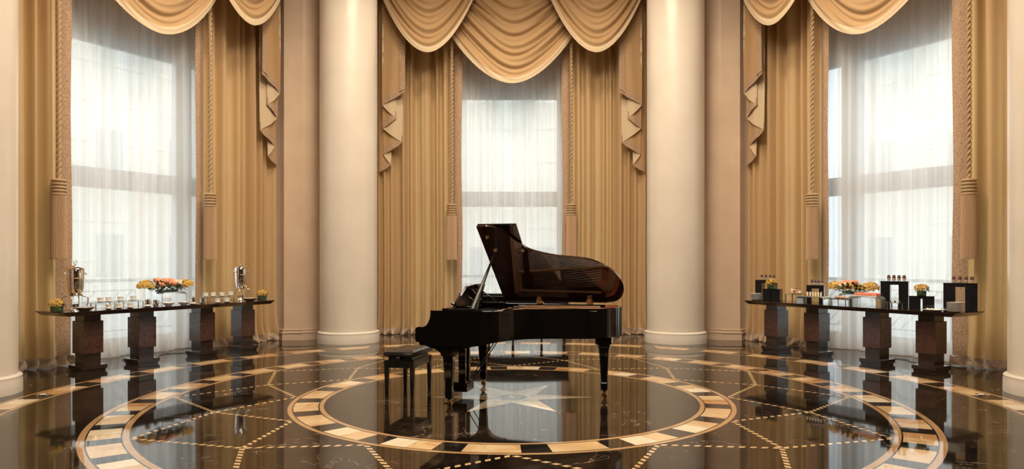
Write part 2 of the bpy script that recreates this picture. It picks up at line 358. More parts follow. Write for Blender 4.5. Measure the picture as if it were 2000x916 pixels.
for nm, dg in (('pier_left', 30), ('pier_right', -30), ('side_left', 90), ('side_right', -90)):
    sgn = 1
    poly = [pol(dg + 7.1, 7.21), pol(dg + 4.6, 7.05), pol(dg - 4.6, 7.05), pol(dg - 7.1, 7.21), pol(dg - 8.2, 8.1), pol(dg + 8.2, 8.1)]
    profile_wall(poly, 'wall_' + nm)
    b = MB()
    for z0, z1, d in ((0, .13, .035), (.13, .155, .05), (.155, .19, .02), (.19, .205, .032)): b.prism(off_poly(poly, d), z0, z1)
    solid_struct('baseboard_' + nm, b, M['plaster'])
for sx_, nm in ((-1, 'entry_left'), (1, 'entry_right')):
    b = MB(); b.box(min(sx_ * 7.7, sx_ * 7.9), max(sx_ * 7.7, sx_ * 7.9), -6, 8.9, 0, CH); solid_struct('wall_' + nm, b, M['panel'])
b = MB(); b.box(-7.9, 7.9, -6.2, -6, 0, CH); solid_struct('wall_behind', b, M['panel'])
def column(x, y, label):
    r = root('column', (x, y, 0), 0, label, 'column')
    b = MB(); b.lathe([(.53, .18)] + [(.53, .4 + (CH - .4) * i / 8) for i in range(9)], 96); b.build('shaft', M['column'], r, 30)
    b = MB(); b.lathe([(.575, 0), (.575, .14), (.568, .17), (.572, .19), (.555, .205), (.535, .212), (.5, .212)], 96); b.build('base', M['column'], r, 25)
column(-3.07, 13.55, 'tall cream round column left of the piano and middle window')
column(3.07, 13.55, 'tall cream round column right of the piano and middle window')
column(-6.22, 8.15, 'cream round column cut by the left edge of the photo')
column(6.24, 8.15, 'cream round column cut by the right edge of the photo')
fd = None
for a, lb in ((90, 'small round chrome floor light by the leftmost column'), (30, 'small round chrome floor light before the column left of the piano'), (-30, 'small round chrome floor light before the column right of the piano'), (-90, 'small round chrome floor light by the rightmost column')):
    x, y = pol(a - (1.5 if a > 0 else -1.5), 5.3)
    if fd is None:
        fd = root('floor_light', (x, y, .0008), 0, lb, 'floor light')
        b = MB(); b.lathe([(.06, 0), (.06, .006), (.05, .010), (.038, .010)], 24); b.build('chrome_ring', M['chrome'], fd, 40)
        b = MB(); b.lathe([(.038, .004), (.030, .011), (.0, .013)], 24); b.build('lens', M['lampoff'], fd, True)
    else: copy_tree(fd, (x, y, .0008), 0, lb)

# ------------------------------------------------------------------ outside the windows
for a, nm in ((60, 'left'), (0, 'middle'), (-60, 'right')):
    r = root('balcony_railing', bay(a, 0, 8.7, -.05), R(a), 'grey metal balcony railing with diagonal bars outside the %s window' % nm, 'railing')
    b = MB(); b.box(-2.6, 2.6, -.03, .03, 1.18, 1.24); b.box(-2.6, 2.6, -.02, .02, .10, .14); b.build('rail', M['rail'], r)
    for i in range(5):
        b = MB(); x = -2.6 + 1.3 * i; b.box(x - .02, x + .02, -.02, .02, 0, 1.18); b.build('post', M['rail'], r)
    b = MB()
    for i in range(4):
        x = -2.6 + 1.3 * i
        b.box(x + .15, x + 1.15, -.01, .01, 1.02, 1.04); b.box(x + .15, x + 1.15, -.01, .01, .30, .32); b.box(x + .15, x + .17, -.01, .01, .3, 1.04); b.box(x + 1.13, x + 1.15, -.01, .01, .3, 1.04)
        for q in (0, .22): b.tube([(x + .17 + q, 0, .32), (x + .85 + q, 0, 1.02)], .011, 6); 
        b.tube([(x + .17, 0, .8), (x + .39, 0, 1.02)], .011, 6)
    b.build('lattice', M['rail'], r)
bd = [(60, 12.0, 25, 26, 15.5, 'pale stone building seen faintly through the left window'), (0, 0, 27, 18, 15, 'pale stone building seen faintly through the middle window'), (-60, -9.5, 27, 11, 15, 'pale stone building seen faintly through the right window')]
for a, s, n, wd, h, lb in bd:
    r = root('building', bay(a, s, n, -.1), R(a), lb, 'building')
    b = MB(); b.box(-wd / 2, wd / 2, 0, 6, 0, h); b.build('wall', M['facade'], r)
    b = MB(); b.box(-wd / 2 - .2, wd / 2 + .2, -.25, 6.2, h, h + .35); b.build('cornice', M['facade'], r)
    b = MB()
    for z in (1.6, 3.2, 4.8, 6.4, 8.0, 9.6):
        b.box(-wd / 2, wd / 2, -.03, 0, z, z + .05)
    b.build('stone_courses', M['facade'], r)
    nw = int(wd // 3)
    for i in range(nw):
        for z in ((1.0, 5.3) if a else (.6,)):
            b = MB(); x = -wd / 2 + (i + .5) * wd / nw; b.box(x - .55, x + .55, -.04, 0, z, z + 1.7); b.build('window', M['facade_w'], r)
b = MB(); b.box(-60, 60, -10, 80, -.45, -.3); tag(b.build('terrace_ground', M['pave']), kind='structure')

# ------------------------------------------------------------------ curtains
def drape(sd, seed):
    """one side drape; local x measured from the bay axis, sd = -1 left / +1 right"""
    rd = random.Random(seed); x0, x1 = 1.20, 2.74
    ph = [rd.uniform(0, 6.28) for _ in range(6)]
    def fx(x, z):
        bell = 1 + .25 * sm((1.2 - z) / 1.2)
        q = math.sin(x * 2 * PI / .205 + 1.9 * math.sin(x * 4.3 + ph[0]) + 1.1 * math.sin(x * 11.7 + ph[1]) + .22 * math.sin(z * .8 + ph[1]))
        d = (.074 + .026 * math.sin(x * 9.1 + ph[4])) * (abs(q) ** .7) * (1 if q > 0 else -1)
        d += .028 * math.sin(x * 2 * PI / .41 + ph[2] + .3 * math.sin(z * .9)) + .005 * math.sin(x * 2 * PI / .09 + ph[3] + .5 * math.sin(z * .6))
        d = d * bell
        if z < .55: 
            k = sm((.55 - z) / .55); d += k * (.03 * math.sin(x * 33 + ph[4] + z * 9) - .025)
        return d
    zs = [.012, .03, .055, .08, .11, .14, .18, .25, .35, .5, .7, .95, 1.3, 1.8, 2.4, 3.0, 3.7, 4.4, 5.1, 5.8, 6.5, 7.2, 7.6]
    def sheet(xa, xb, zz, name, m, off=0, nx=150, parent=None, puddle=False):
        b = MB(); vs = []; fs = []
        for z in zz:
            for i in range(nx + 1):
                x = xa + (xb - xa) * i / nx; y = fx(x, z) + off; zo = z; xo = x
                if z < .2:
                    k = 1 - z / .2; y += k * .014 * math.sin(x * 37 + z * 40 + ph[5]) - k * .022; zo = max(.006, z + k * .010 * math.sin(x * 41 + z * 30)); xo = x + k * .012 * math.sin(x * 50 + z * 40)
                vs.append((sd * xo, y, zo))
        w_ = nx + 1
        for j in range(len(zz) - 1):
            for i in range(nx): fs.append([j * w_ + i, j * w_ + i + 1, (j + 1) * w_ + i + 1, (j + 1) * w_ + i])
        b.add(vs, fs); return b.build(name, m, parent, True)
    def make(loc, rz, label):
        r = root('drape', loc, rz, label, 'curtain')
        sheet(x0, x1, [z for z in zs if z >= .14], 'panel', M['drape'], 0, 190, r)
        sheet(1.03, x1, [z for z in zs if z <= .14], 'hem', M['hem'], 0, 220, r)
        bz = [z for z in zs if z >= .14]
        b = MB()                                             # stiff embroidered leading edge, turned back a little
        vs = []; fs = []
        for z in bz:
            for i in range(9):
                u = i / 8; x = 1.03 + .18 * u + .012 * math.sin(z * 1.7 + ph[0]) * (1 - u)
                vs.append((sd * x, fx(1.21, z) * u + (1 - u) * (.0) - .03 * math.sin(PI * u) - .02, z))
        for j in range(len(bz) - 1):
            for i in range(8): fs.append([j * 9 + i, j * 9 + i + 1, (j + 1) * 9 + i + 1, (j + 1) * 9 + i])
        b.add(vs, fs); b.build('border', M['trim'], r, True)
        return r
    return make
dl = drape(-1, 4); dr = drape(1, 9)
d1 = dl(bay(0, 0, 6.85), 0, 'pleated champagne drape left of the middle window, behind the keyboard')
d2 = dr(bay(0, 0, 6.85), 0, 'pleated champagne drape right of the middle window, behind the piano tail')
copy_tree(d1, bay(60, 0, 6.85), R(60), 'pleated olive gold drape behind the left end of the coffee table')
copy_tree(d2, bay(60, 0, 6.85), R(60), 'pleated champagne drape between the left window and the left middle column')
copy_tree(d1, bay(-60, 0, 6.85), R(-60), 'pleated champagne drape between the right middle column and the right window')
copy_tree(d2, bay(-60, 0, 6.85), R(-60), 'pleated olive gold drape behind the right end of the dessert table')
def sheer(seed):
    rd = random.Random(seed); p = [rd.uniform(0, 6) for _ in range(4)]
    b = MB()
    def fn(u, v):
        x = -1.75 + 3.5 * u; z = .012 + 7.3 * v ** 1.3
        y = .03 * math.sin(x * 2 * PI / .17 + 2.2 * math.sin(x * 2.3 + p[0]) + .3 * math.sin(z * .7 + p[3])) + .02 * math.sin(x * 2 * PI / .43 + p[1])
        if z < .35: y += (.35 - z) * .22 * math.sin(x * 7 + p[2]) - (.35 - z) * .12
        return (x, y, z)
    b.grid(fn, 260, 26); return b
sh0 = None
for a, nm in ((60, 'left'), (0, 'middle'), (-60, 'right')):
    o = sheer(a + 100).build('sheer_curtain', M['sheer'], None, True); o.location = bay(a, 0, 7.1); o.rotation_euler = (0, 0, R(a))
    tag(o, 'white translucent sheer curtain hanging across the %s window' % nm, 'curtain')

def swag(hw, corner0, corner1, zb0, zb1, nfold, bulge, seed, yb):
    """draped swag centred on x=0; corners run from corner0 (lowest edge) to corner1; zb0..zb1 the sag heights"""
    rd = random.Random(seed); p = rd.uniform(0, 6)
    def fn(u, v):
        t = 2 * u - 1; ex = corner0[0] + (corner1[0] - corner0[0]) * v; ez = corner0[1] + (corner1[1] - corner0[1]) * v
        sh = abs(t) ** 1.88; zb = zb0 + (zb1 - zb0) * v
        side = abs(t); amp = .45 + .55 * sm(side * 1.15)
        vv = v + .03 * math.sin(2.3 * t + p) * (1 - v) + .016 * math.sin(5.1 * t + 2 * p)
        fphase = 2 * PI * nfold * (.72 * vv + .28 * vv * vv) + .7 * math.sin(3.3 * vv * 2 * PI + p)
        sn = math.sin(fphase); fold = (abs(sn) ** .85) * (1 if sn > 0 else -1)
        k = min(1, v * 9 + .05)
        z = zb + (ez - zb) * sh + .022 * amp * math.sin(fphase - 1.2) * k
        y = -bulge * (1 - t * t) * (1 - .4 * v) - .050 * amp * fold * k + .10 * v - .016 * math.sin(2 * PI * nfold * 2.3 * vv + 4 * t) * k
        return (t * ex, y, z)
    b = MB(); b.grid(lambda u, v: fn(u, .055 + v * .945), 64, 110)
    h = MB(); h.grid(lambda u, v: fn(u, v * .055), 64, 8)
    return b, h
def make_swag(name, par, bh, x, y, label):
    r = root(name, bay(par, x, y, 5.0), R(par), label, 'swag')
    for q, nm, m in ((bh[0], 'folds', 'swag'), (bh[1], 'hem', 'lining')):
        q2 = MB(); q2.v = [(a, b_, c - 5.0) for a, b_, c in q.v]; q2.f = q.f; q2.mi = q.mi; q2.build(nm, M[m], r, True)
    return r
mainsw = swag(0, (1.24, 6.06), (.62, 7.25), 5.04, 7.0, 6.5, .20, 1, 0)
sidesw = swag(0, (1.155, 7.35), (.75, 8.1), 5.62, 7.75, 6.5, .14, 5, 0)
W1 = {60: 'left', 0: 'middle', -60: 'right'}
sm0 = make_swag('curtain_swag', 0, mainsw, 0, 6.50, 'large central swag of draped champagne silk above the middle window')
ss0 = make_swag('curtain_swag', 0, sidesw, -1.66, 6.32, 'draped silk swag above the drape left of the middle window')
copy_tree(ss0, bay(0, 1.66, 6.32, 5.0), 0, 'draped silk swag above the drape right of the middle window')
copy_tree(sm0, bay(60, 0, 6.50, 5.0), R(60), 'large swag of draped silk hanging above the left window')
copy_tree(sm0, bay(-60, 0, 6.50, 5.0), R(-60), 'large swag of draped silk hanging above the right window')
copy_tree(ss0, bay(60, 1.66, 6.32, 5.0), R(60), 'smaller draped silk swag at the top, just right of the left window')
copy_tree(ss0, bay(-60, -1.66, 6.32, 5.0), R(-60), 'smaller draped silk swag at the top, just left of the right window')

def jabot(a, sd, label):
    seq = [(2.15, 4.92), (2.62, 4.66), (2.34, 4.40), (2.62, 4.20), (2.22, 3.92), (2.62, 3.68), (2.46, 3.48), (2.72, 3.33)]
    r = root('cascade_jabot', bay(a, sd * 2.4, 6.50, 5.0), R(a), label, 'curtain')
    fab = MB(); lin = MB(); br = MB(); top = 2.6; nb = 8
    for i in range(7):
        (xa, za), (xb, zb) = seq[i], seq[i + 1]; ya, yb = .035 * i, .035 * (i + 1)
        dst = fab if i % 2 == 0 else lin
        def P(u, h):
            x = xa + (xb - xa) * u; y = ya + (yb - ya) * u - .02 * math.sin(PI * u); z = za + (zb - za) * u - .02 * math.sin(PI * u)
            return (sd * (x - 2.4), y + .012 * math.sin(x * 25 + h * 2), z - 5.0 + h)
        H = top - (zb - 5.0)
        dst.grid(lambda u, v: P(u, v * v * H), nb, 12)
        if i % 2 == 0: br.grid(lambda u, v: (lambda p_: (p_[0], p_[1] - .005, p_[2]))(P(u, v * .15)), nb, 2)
    (xa, za), (xb, zb) = seq[0], seq[1]
    br.grid(lambda u, v: (sd * (xa - .002 + .12 * u - 2.4), -.016 - .01 * u + .012 * math.sin((xa + .12 * u) * 25 + (v * 2.4) * 2), za - 5 + .05 + v * 2.4 + (zb - za) * .25 * u), 3, 12)
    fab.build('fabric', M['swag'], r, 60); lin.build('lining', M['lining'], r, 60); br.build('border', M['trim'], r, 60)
jabot(0, -1, 'zigzag cascade with embroidered border left of the middle window')
jabot(0, 1, 'zigzag cascade with embroidered border right of the middle window')
jabot(60, 1, 'zigzag cascade with embroidered border right of the left window')
jabot(-60, -1, 'zigzag cascade with embroidered border left of the right window')

def tassel_proto():
    r = root('curtain_tassel', bay(0, -1.22, 6.60, 1.54), 0, 'beige tassel on a twisted rope left of the middle window', 'tassel')
    b = MB()
    for k in range(2):
        b.tube([(.016 * math.cos(t * .9 + k * PI), .016 * math.sin(t * .9 + k * PI), 1.10 + t * .024) for t in range(0, 215)], .019, 8)
    b.build('rope', M['rope'], r, True)
    b = MB(); prof = [(.03, 1.14)]
    pr = []
    for k in range(5):
        z = 1.125 - k * .048
        for q in range(5): pr.append((.085 + .018 * math.sin(PI * q / 4), z - q * .012))
    b.lathe([(.02, 1.13)] + pr + [(.06, .88)], 28); b.build('tassel_head', M['rope'], r, True)
    b = MB(); n = 120
    vs = []; fs = []; zz = [.90, .80, .6, .4, .2, .06, .0]
    for j, z in enumerate(zz):
        for i in range(n):
            t = 2 * PI * i / n; rr = (.092 + .008 * (1 - z)) + (.005 if i % 2 else -.003) + .002 * math.sin(i * 1.7)
            vs.append((rr * math.cos(t), rr * math.sin(t), z + (.012 * math.sin(i * 2.3) if j == len(zz) - 1 else 0)))
    for j in range(len(zz) - 1):
        for i in range(n): fs.append([(j + 1) * n + i, (j + 1) * n + (i + 1) % n, j * n + (i + 1) % n, j * n + i])
    b.add(vs, fs); b.build('fringe', M['fringe'], r)
    return r
tp = tassel_proto()
for a, s, lb in ((0, 1.20, 'beige tassel on a twisted rope right of the middle window'), (60, -1.33, 'beige tassel on a twisted rope above the left coffee urn'),
                 (60, 1.14, 'beige tassel on a twisted rope right of the left window'), (-60, -1.17, 'beige tassel on a twisted rope left of the right window'),
                 (-60, 1.38, 'beige tassel on a twisted rope right of the right window, above the dessert table end')):
    copy_tree(tp, bay(a, s, 6.60, 1.54), R(a), lb)

# ------------------------------------------------------------------ grand piano
PR = -math.atan2(.236, .972)
piano = root('grand_piano', (-.8256, 8.1645, 0), PR, 'glossy black grand piano with raised lid standing on the star of the marble floor', 'piano')
TH = R(34.6); HZ = 1.02
LID = [(.58, 0), (.58, 1.49), (.66, 1.5), (.76, 1.485), (.84, 1.43), (.92, 1.30), (1.0, 1.17), (1.09, 1.07), (1.23, 1.0), (1.37, .955), (1.54, .925), (1.66, .90), (1.75, .86), (1.88, .75), (1.96, .63), (2.01, .50), (2.035, .36), (2.02, .22), (1.98, .11), (1.92, .04), (1.80, 0)]
def smooth_poly(pts, idx0, idx1, sub=3):
    out = list(pts[:idx0])
    for i in range(idx0, idx1):
        p0, p1, p2, p3 = pts[i - 1], pts[i], pts[i + 1], pts[min(i + 2, len(pts) - 1)]
        for k in range(sub):
            t = k / sub
            out.append(tuple(.5 * ((2 * b_) + (-a_ + c_) * t + (2 * a_ - 5 * b_ + 4 * c_ - d_) * t * t + (-a_ + 3 * b_ - 3 * c_ + d_) * t ** 3) for a_, b_, c_, d_ in zip(p0, p1, p2, p3)))
    out += list(pts[idx1:]); return out
LIDs = smooth_poly(LID, 2, 20)
rimline = [(u, .75 - w_) for u, w_ in LIDs[1:]]               # from the near straight side, round the tail, to the spine
rim_out = [(.17, -.74)] + rimline + [(.17, .75)]
def inset(pts, d):
    out = []
    n = len(pts)
    for i, p in enumerate(pts):
        a = Vector(pts[max(0, i - 1)]); b_ = Vector(pts[min(n - 1, i + 1)]); t = (b_ - a).normalized(); nn = Vector((-t.y, t.x)); out.append(tuple(Vector(p) + nn * d))
    return out
ro = inset(rim_out, .01); ri = inset(rim_out, .055)
ro[0] = (.17, -.735); ri[0] = (.17, -.69); ro[-1] = (.17, .74); ri[-1] = (.17, .69)
b = MB(); n = len(ro)
vs = []; fs = []
for zf in range(4):
    for (o_, i_) in zip(ro, ri):
        u = o_[0]; zb = .64 if u < .60 else .685 
        zb = .635 + .05 * sm((u - .55) / .35)
        z = [zb, 1.0, 1.0, zb][zf]; p = o_ if zf in (0, 1) else i_
        vs.append((p[0], p[1], z))
for zf in range(4):
    for i in range(n - 1):
        fs.append([zf * n + i, zf * n + i + 1, ((zf + 1) % 4) * n + i + 1, ((zf + 1) % 4) * n + i])
b.add(vs, fs); b.build('rim', M['pblack'], piano, 35)
bt = MB(); bt.prism([p for p in ri if p[0] > .2] , .70, .72); bt.build('bottom_board', M['satin'], piano)
sb = MB(); sb.prism([p for p in ri if p[0] > .45], .90, .905); sb.build('soundboard', M['wood'], piano)
il = inset(rim_out, .058); ih = MB()                         # reddish veneer inside the rim
k0 = [i for i, p in enumerate(il) if p[0] > .5]
for i in k0[:-1]:
    a, c = il[i], il[i + 1]; ih.add([(*a, .90), (*c, .90), (*c, .999), (*a, .999)], [[0, 1, 2, 3]])
ih.build('inner_veneer', M['wood'], piano)
pl = MB(); pin = inset(rim_out, .11); pp = [p for p in pin if p[0] > .5]
for i in range(len(pp) - 1):
    a = Vector(pp[i]); c = Vector(pp[i + 1]); cen = Vector((1.1, .2)); a2 = a + (cen - a).normalized() * .09; c2 = c + (cen - c).normalized() * .09
    pl.add([(*a, .95), (*c, .95), (*c2, .955), (*a2, .955)], [[0, 1, 2, 3]])
pl.box(.70, .80, -.62, .66, .945, .965)
for (ua, va, ub, vb) in ((.78, -.5, .95, -.36), (.78, -.15, 1.35, -.1), (.78, .12, 1.65, .0), (.78, .38, 1.9, .3), (.78, .62, 1.75, .64), (.78, -.32, 1.15, -.22)):
    pl.tube([(ua, va, .975), (ub, vb, .975)], .016, 8)
pl.build('iron_plate', M['gold'], piano, 30)
st = MB()
for i in range(64):
    f = i / 63; va = -.55 + .95 * f; ue = .98 + .85 * (f ** 1.15); vb = va * .45 + .12 - .18 * (1 - f)
    st.tube([(.74, va, .966), (ue, vb if vb > -.5 else -.5, .966)], .0024, 3)
for i in range(22):
    f = i / 21; st.tube([(.74, .1 + .55 * f, .978), (1.8 - .05 * f, .12 + .42 * f - .25 * (1 - f), .978)], .0026, 3)
st.build('strings', M['steel'], piano)
# keyboard end
prof = [(.165, 1.003), (.168, .97), (.160, .92), (.140, .875), (.115, .845), (.085, .832), (.03, .832), (.006, .822), (0, .80), (0, .70), (.012, .675), (.10, .672), (.13, .635), (.60, .635), (.60, 1.003)]
for v0, v1 in ((-.74, -.66), (.66, .74)):
    b = MB(); b.prism(prof, v0, v1, ax='y'); b.build('cheek', M['pblack'], piano, 30)
b = MB(); b.box(.02, .62, -.68, .68, .635, .71, bev=.006); b.build('keybed', M['pblack'], piano)
b = MB(); b.box(.012, .05, -.66, .66, .69, .745, bev=.004); b.build('keyslip', M['pblack'], piano)
b = MB()
for i in range(52):
    x = -.61 + i * .02346; b.box(.055, .20, x + .0006, x + .0229, .745, .765)
b.build('white_keys', M['ivory'], piano)
b = MB(); pat = [1, 0, 1, 1, 0, 1, 1]
for i in range(51):
    if [1, 0, 1, 1, 0, 1, 1][i % 7]: x = -.61 + (i + 1) * .02346; b.box(.10, .20, x - .006, x + .006, .765, .777)
b.build('black_keys', M['satin'], piano)
b = MB(); b.prism([(.20, .745), (.235, .745), (.30, 1.0), (.27, 1.01)], -.66, .66, ax='y'); b.build('fallboard', M['pblack'], piano)
b = MB(); b.box(.27, .34, -.68, .68, .985, 1.022, bev=.004); b.build('desk_rail', M['pblack'], piano)
b = MB(); b.box(.36, .70, -.66, .66, .93, .95); b.build('pin_block', M['satin'], piano)
b = MB()
for i in range(60):
    v = -.56 + i * .0185; u0 = .86 + .02 * (i / 60); b.box(u0 - .035, u0 + .035, v, v + .014, .972, .992)
b.box(.80, .95, -.58, .62, .955, .962)
b.build('dampers', M['satin'], piano)
b = MB(); b.box(.34, .62, -.70, -.62, 1.0, 1.022, bev=.003); b.box(.34, .62, .60, .70, 1.0, 1.022, bev=.003); b.build('desk_slides', M['satin'], piano)
b = MB(); b.box(.18, .60, .715, .74, 1.02, 1.085, bev=.003); b.build('spine_ledge', M['pblack'], piano)
# music desk, leaning towards the strings
md = []
for i in range(25):
    v = -.42 + .84 * i / 24; t = abs(v) / .42
    top = .245 - .03 * t * t if t < .8 else .245 - .02 - .11 * ((t - .8) / .2) ** 1.4 + (.015 if .8 < t < .86 else 0)
    md.append((v, top))
out = [(-.47, 0)] + [(-.49, .04), (-.45, .13)] + md + [(.45, .13), (.49, .04), (.47, 0)]
Tm = Matrix.Translation((.34, 0, 1.035)) @ Matrix.Rotation(R(24), 4, 'Y')
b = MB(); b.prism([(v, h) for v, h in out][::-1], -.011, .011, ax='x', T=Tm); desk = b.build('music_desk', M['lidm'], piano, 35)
b = MB(); b.box(-.05, .012, -.46, .46, -.006, .012, T=Tm); b.build('desk_shelf', M['pblack'], desk)
b = MB()
for v in (-.35, .35): b.tube([(.60, v, 1.03), (.41, v, 1.16)], .007, 6)
b.tube([(.31, -.44, 1.03), (.60, -.44, 1.03)], .006, 6); b.build('desk_strut', M['satin'], desk, True)
# lid
Tl = Matrix(((1, 0, 0, 0), (0, -math.cos(TH), -math.sin(TH), .75), (0, math.sin(TH), -math.cos(TH), HZ), (0, 0, 0, 1)))   # local z points to the underside
b = MB(); lp = LIDs
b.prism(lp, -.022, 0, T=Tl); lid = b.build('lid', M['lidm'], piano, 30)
b = MB(); b.box(.585, 1.005, 0, 1.49, -.046, -.024, T=Tl, bev=.003); b.build('front_lid_flap', M['pblack'], piano, 30)
b = MB()
for (u, v) in ((.66, 1.32), (.70, 1.08), (1.0, 1.07)): b.sphere((u, v, .012), .017, 12, 8, T=Tl); b.lathe([(.022, 0), (.022, .004)], 12, (u, v, 0), T=Tl)
b.build('brass_stud', M['brass'], lid, True)
for u in (1.02, 1.62):
    h = MB(); h.box(u - .04, u + .04, .715, .76, .97, 1.03, bev=.003)
    h.tube([(u - .04, .715, 1.03), (u + .04, .715, 1.03)], .014, 8); h.prism([(u - .038, 1.03), (u + .038, 1.03), (u + .02, 1.09), (u - .02, 1.09)], .655, .672, ax='y')
    h.build('lid_hinge', M['brass'], piano, 30)
# prop: from the near rim to the stud
q = Tl @ Vector((.70, 1.08, .02)); p0 = Vector((.60, -.70, 1.0))
d = (q - p0)
b = MB(); b.tube([p0, p0 + d * .25, p0 + d * .5, p0 + d * .97, q], [.030, .024, .018, .009, .006], 8); b.build('lid_prop', M['leather'], piano, 40)
b = MB(); b.tube([p0 + Vector((.05, 0, 0)), p0 + d * .33], [.018, .010], 8); b.box(.56, .66, -.73, -.68, .99, 1.03, bev=.004); b.build('prop_bracket', M['satin'], piano, 40)
def pleg(u, v, top, name_label=None):
    def sq(b_, sizes):
        vs = []; fs = []
        for a_, z in sizes:
            c = a_ * .75
            vs += [(u - a_, v - c, z), (u - c, v - a_, z), (u + c, v - a_, z), (u + a_, v - c, z), (u + a_, v + c, z), (u + c, v + a_, z), (u - c, v + a_, z), (u - a_, v + c, z)]
        for j in range(len(sizes) - 1):
            for i in range(8): fs.append([j * 8 + i, j * 8 + (i + 1) % 8, (j + 1) * 8 + (i + 1) % 8, (j + 1) * 8 + i])
        fs += [list(range(7, -1, -1)), [8 * (len(sizes) - 1) + i for i in range(8)]]
        b_.add(vs, fs)
    b = MB(); sq(b, [(.034, .095), (.037, .10), (.042, .17), (.036, .18), (.036, .19), (.054, .53), (.060, .56), (.066, .575), (.070, top)]); 
    lg = b.build('leg', M['pblack'], piano)
    b = MB(); b.lathe([(.018, .09), (.026, .085), (.026, .07), (.016, .064), (.016, .05)], 14, (u, v, 0)); b.box(u - .022, u + .022, v - .012, v - .008, .02, .06); b.box(u - .022, u + .022, v + .008, v + .012, .02, .06)
    b.lathe([(.024, -.009), (.024, .009)], 18, T=Matrix.Translation((u + .008, v, .0245)) @ Matrix.Rotation(R(90), 4, 'X')); b.box(u - .04, u + .05, v - .018, v + .018, .046, .052)
    b.build('caster', M['brass'], lg, 40)
    return lg
pleg(.337, -.643, .62); pleg(.337, .643, .62); pleg(1.843, .21, .69)
for v in (-.643, .643):                                     # flared brackets over the front legs
    b = MB(); pts = [(.10, .637)]
    pts += [(.10 + .04, .62), (.20, .605), (.255, .57), (.275, .53), (.40, .53), (.42, .57), (.475, .605), (.55, .625), (.60, .637)]
    b.prism(pts[::-1], v - .06, v + .06, ax='y'); b.build('leg_bracket', M['pblack'], piano, 30)
b = MB(); b.box(1.75, 1.93, .13, .29, .60, .69, bev=.01); b.build('leg_block', M['pblack'], piano)
# lyre
lyre = MB(); lyre.box(.26, .34, -.10, -.045, .15, .64, bev=.004); lyre.box(.26, .34, .045, .10, .15, .64, bev=.004)
lyre.box(.255, .345, -.13, .13, .60, .64, bev=.005); lyre.prism([(.22, .065), (.37, .065), (.37, .15), (.35, .17), (.22, .17), (.20, .15), (.20, .08)], -.13, .13, ax='y')
ly = lyre.build('pedal_lyre', M['pblack'], piano)
b = MB()
for v in (-.02, 0, .02): b.tube([(.30, v, .16), (.30, v, .62)], .004, 6)
b.build('lyre_rod', M['brass'], ly, True)
for v in (-.065, 0, .065):
    b = MB(); b.tube([(.24, v, .095), (.16, v, .095), (.11, v, .085), (.08, v, .088)], [.008, .008, .012, .010], 8); b.build('pedal', M['brass'], ly, True)
b = MB()
for v in (-.08, .08): b.tube([(.35, v, .13), (.72, v, .70)], .006, 6)
b.build('brace_rod', M['pblack'], ly, True)

# bench
bench = root('piano_bench', (-1.18, 8.235, 0), PR, 'low black adjustable piano bench with tufted seat before the keyboard', 'bench')
b = MB()
def cush(u, v):
    x = (u - .5) * .36; y = (v - .5) * .62; e = min(u, 1 - u, v, 1 - v)
    z = .505 + .018 * sm(e * 8)
    for tx_ in (-.08, .08):
        for ty_ in (-.2, 0, .2): z -= .012 * math.exp(-((x - tx_) ** 2 + (y - ty_) ** 2) / .0006)
    return (x, y, z)
b.grid(cush, 36, 50); b.box(-.18, .18, -.31, .31, .455, .506, bev=.012); b.build('seat', M['leather'], bench, 50)
b = MB()
for tx_ in (-.08, .08):
    for ty_ in (-.2, 0, .2): b.sphere((tx_, ty_, .512), .008, 8, 6)
b.build('button', M['leather'], bench, True)
b = MB(); b.box(-.14, .14, -.25, .25, .41, .457); b.build('lift_mechanism', M['satin'], bench)
for y in (-.3, .3):
    b = MB(); b.lathe([(.012, -.03), (.012, 0), (.026, .002), (.028, .02), (.02, .028)], 16, T=Matrix.Translation((0, y * 1.0, .43)) @ Matrix.Rotation(R(90 if y < 0 else -90), 4, 'X')); b.build('knob', M['satin'], bench, 40)
b = MB()
for y in (-.285, .265): b.box(-.16, .16, y, y + .02, .33, .41)
for x in (-.165, .145): b.box(x, x + .02, -.28, .28, .33, .41)
b.build('apron', M['satin'], bench)
for x in (-.15, .15):
    for y in (-.27, .27):
        b = MB(); vs = []
        for a_, z in ((.015, 0), (.024, .41)): vs += [(x - a_, y - a_, z), (x + a_, y - a_, z), (x + a_, y + a_, z), (x - a_, y + a_, z)]
        b.add(vs, [[3, 2, 1, 0], [4, 5, 6, 7], [0, 1, 5, 4], [1, 2, 6, 5], [2, 3, 7, 6], [3, 0, 4, 7]]); b.build('leg', M['satin'], bench)

# black sideboard behind the piano, against the middle window
sbd = root('sideboard', (.04, 14.32, 0), 0, 'low black bow-fronted console on tapered legs, behind the piano before the middle window', 'console')
b = MB(); pts = [(-1.08, .2), (-1.08, 0)] + [(-1.08 + 2.16 * i / 16, -.18 * math.sin(PI * i / 16)) for i in range(1, 16)] + [(1.08, 0), (1.08, .2)]
b.prism(pts, .38, .84); b.build('body', M['satin'], sbd, 30)
b = MB(); b.prism([(x * 1.015, y - .01) for x, y in pts], .84, .87); b.build('top', M['satin'], sbd, 30)
for x in (-1.0, -.5, -.02, .55, 1.0):
    b = MB(); b.lathe([(.018, 0), (.03, .38)], 10, (x, .08, 0)); b.build('leg', M['satin'], sbd)

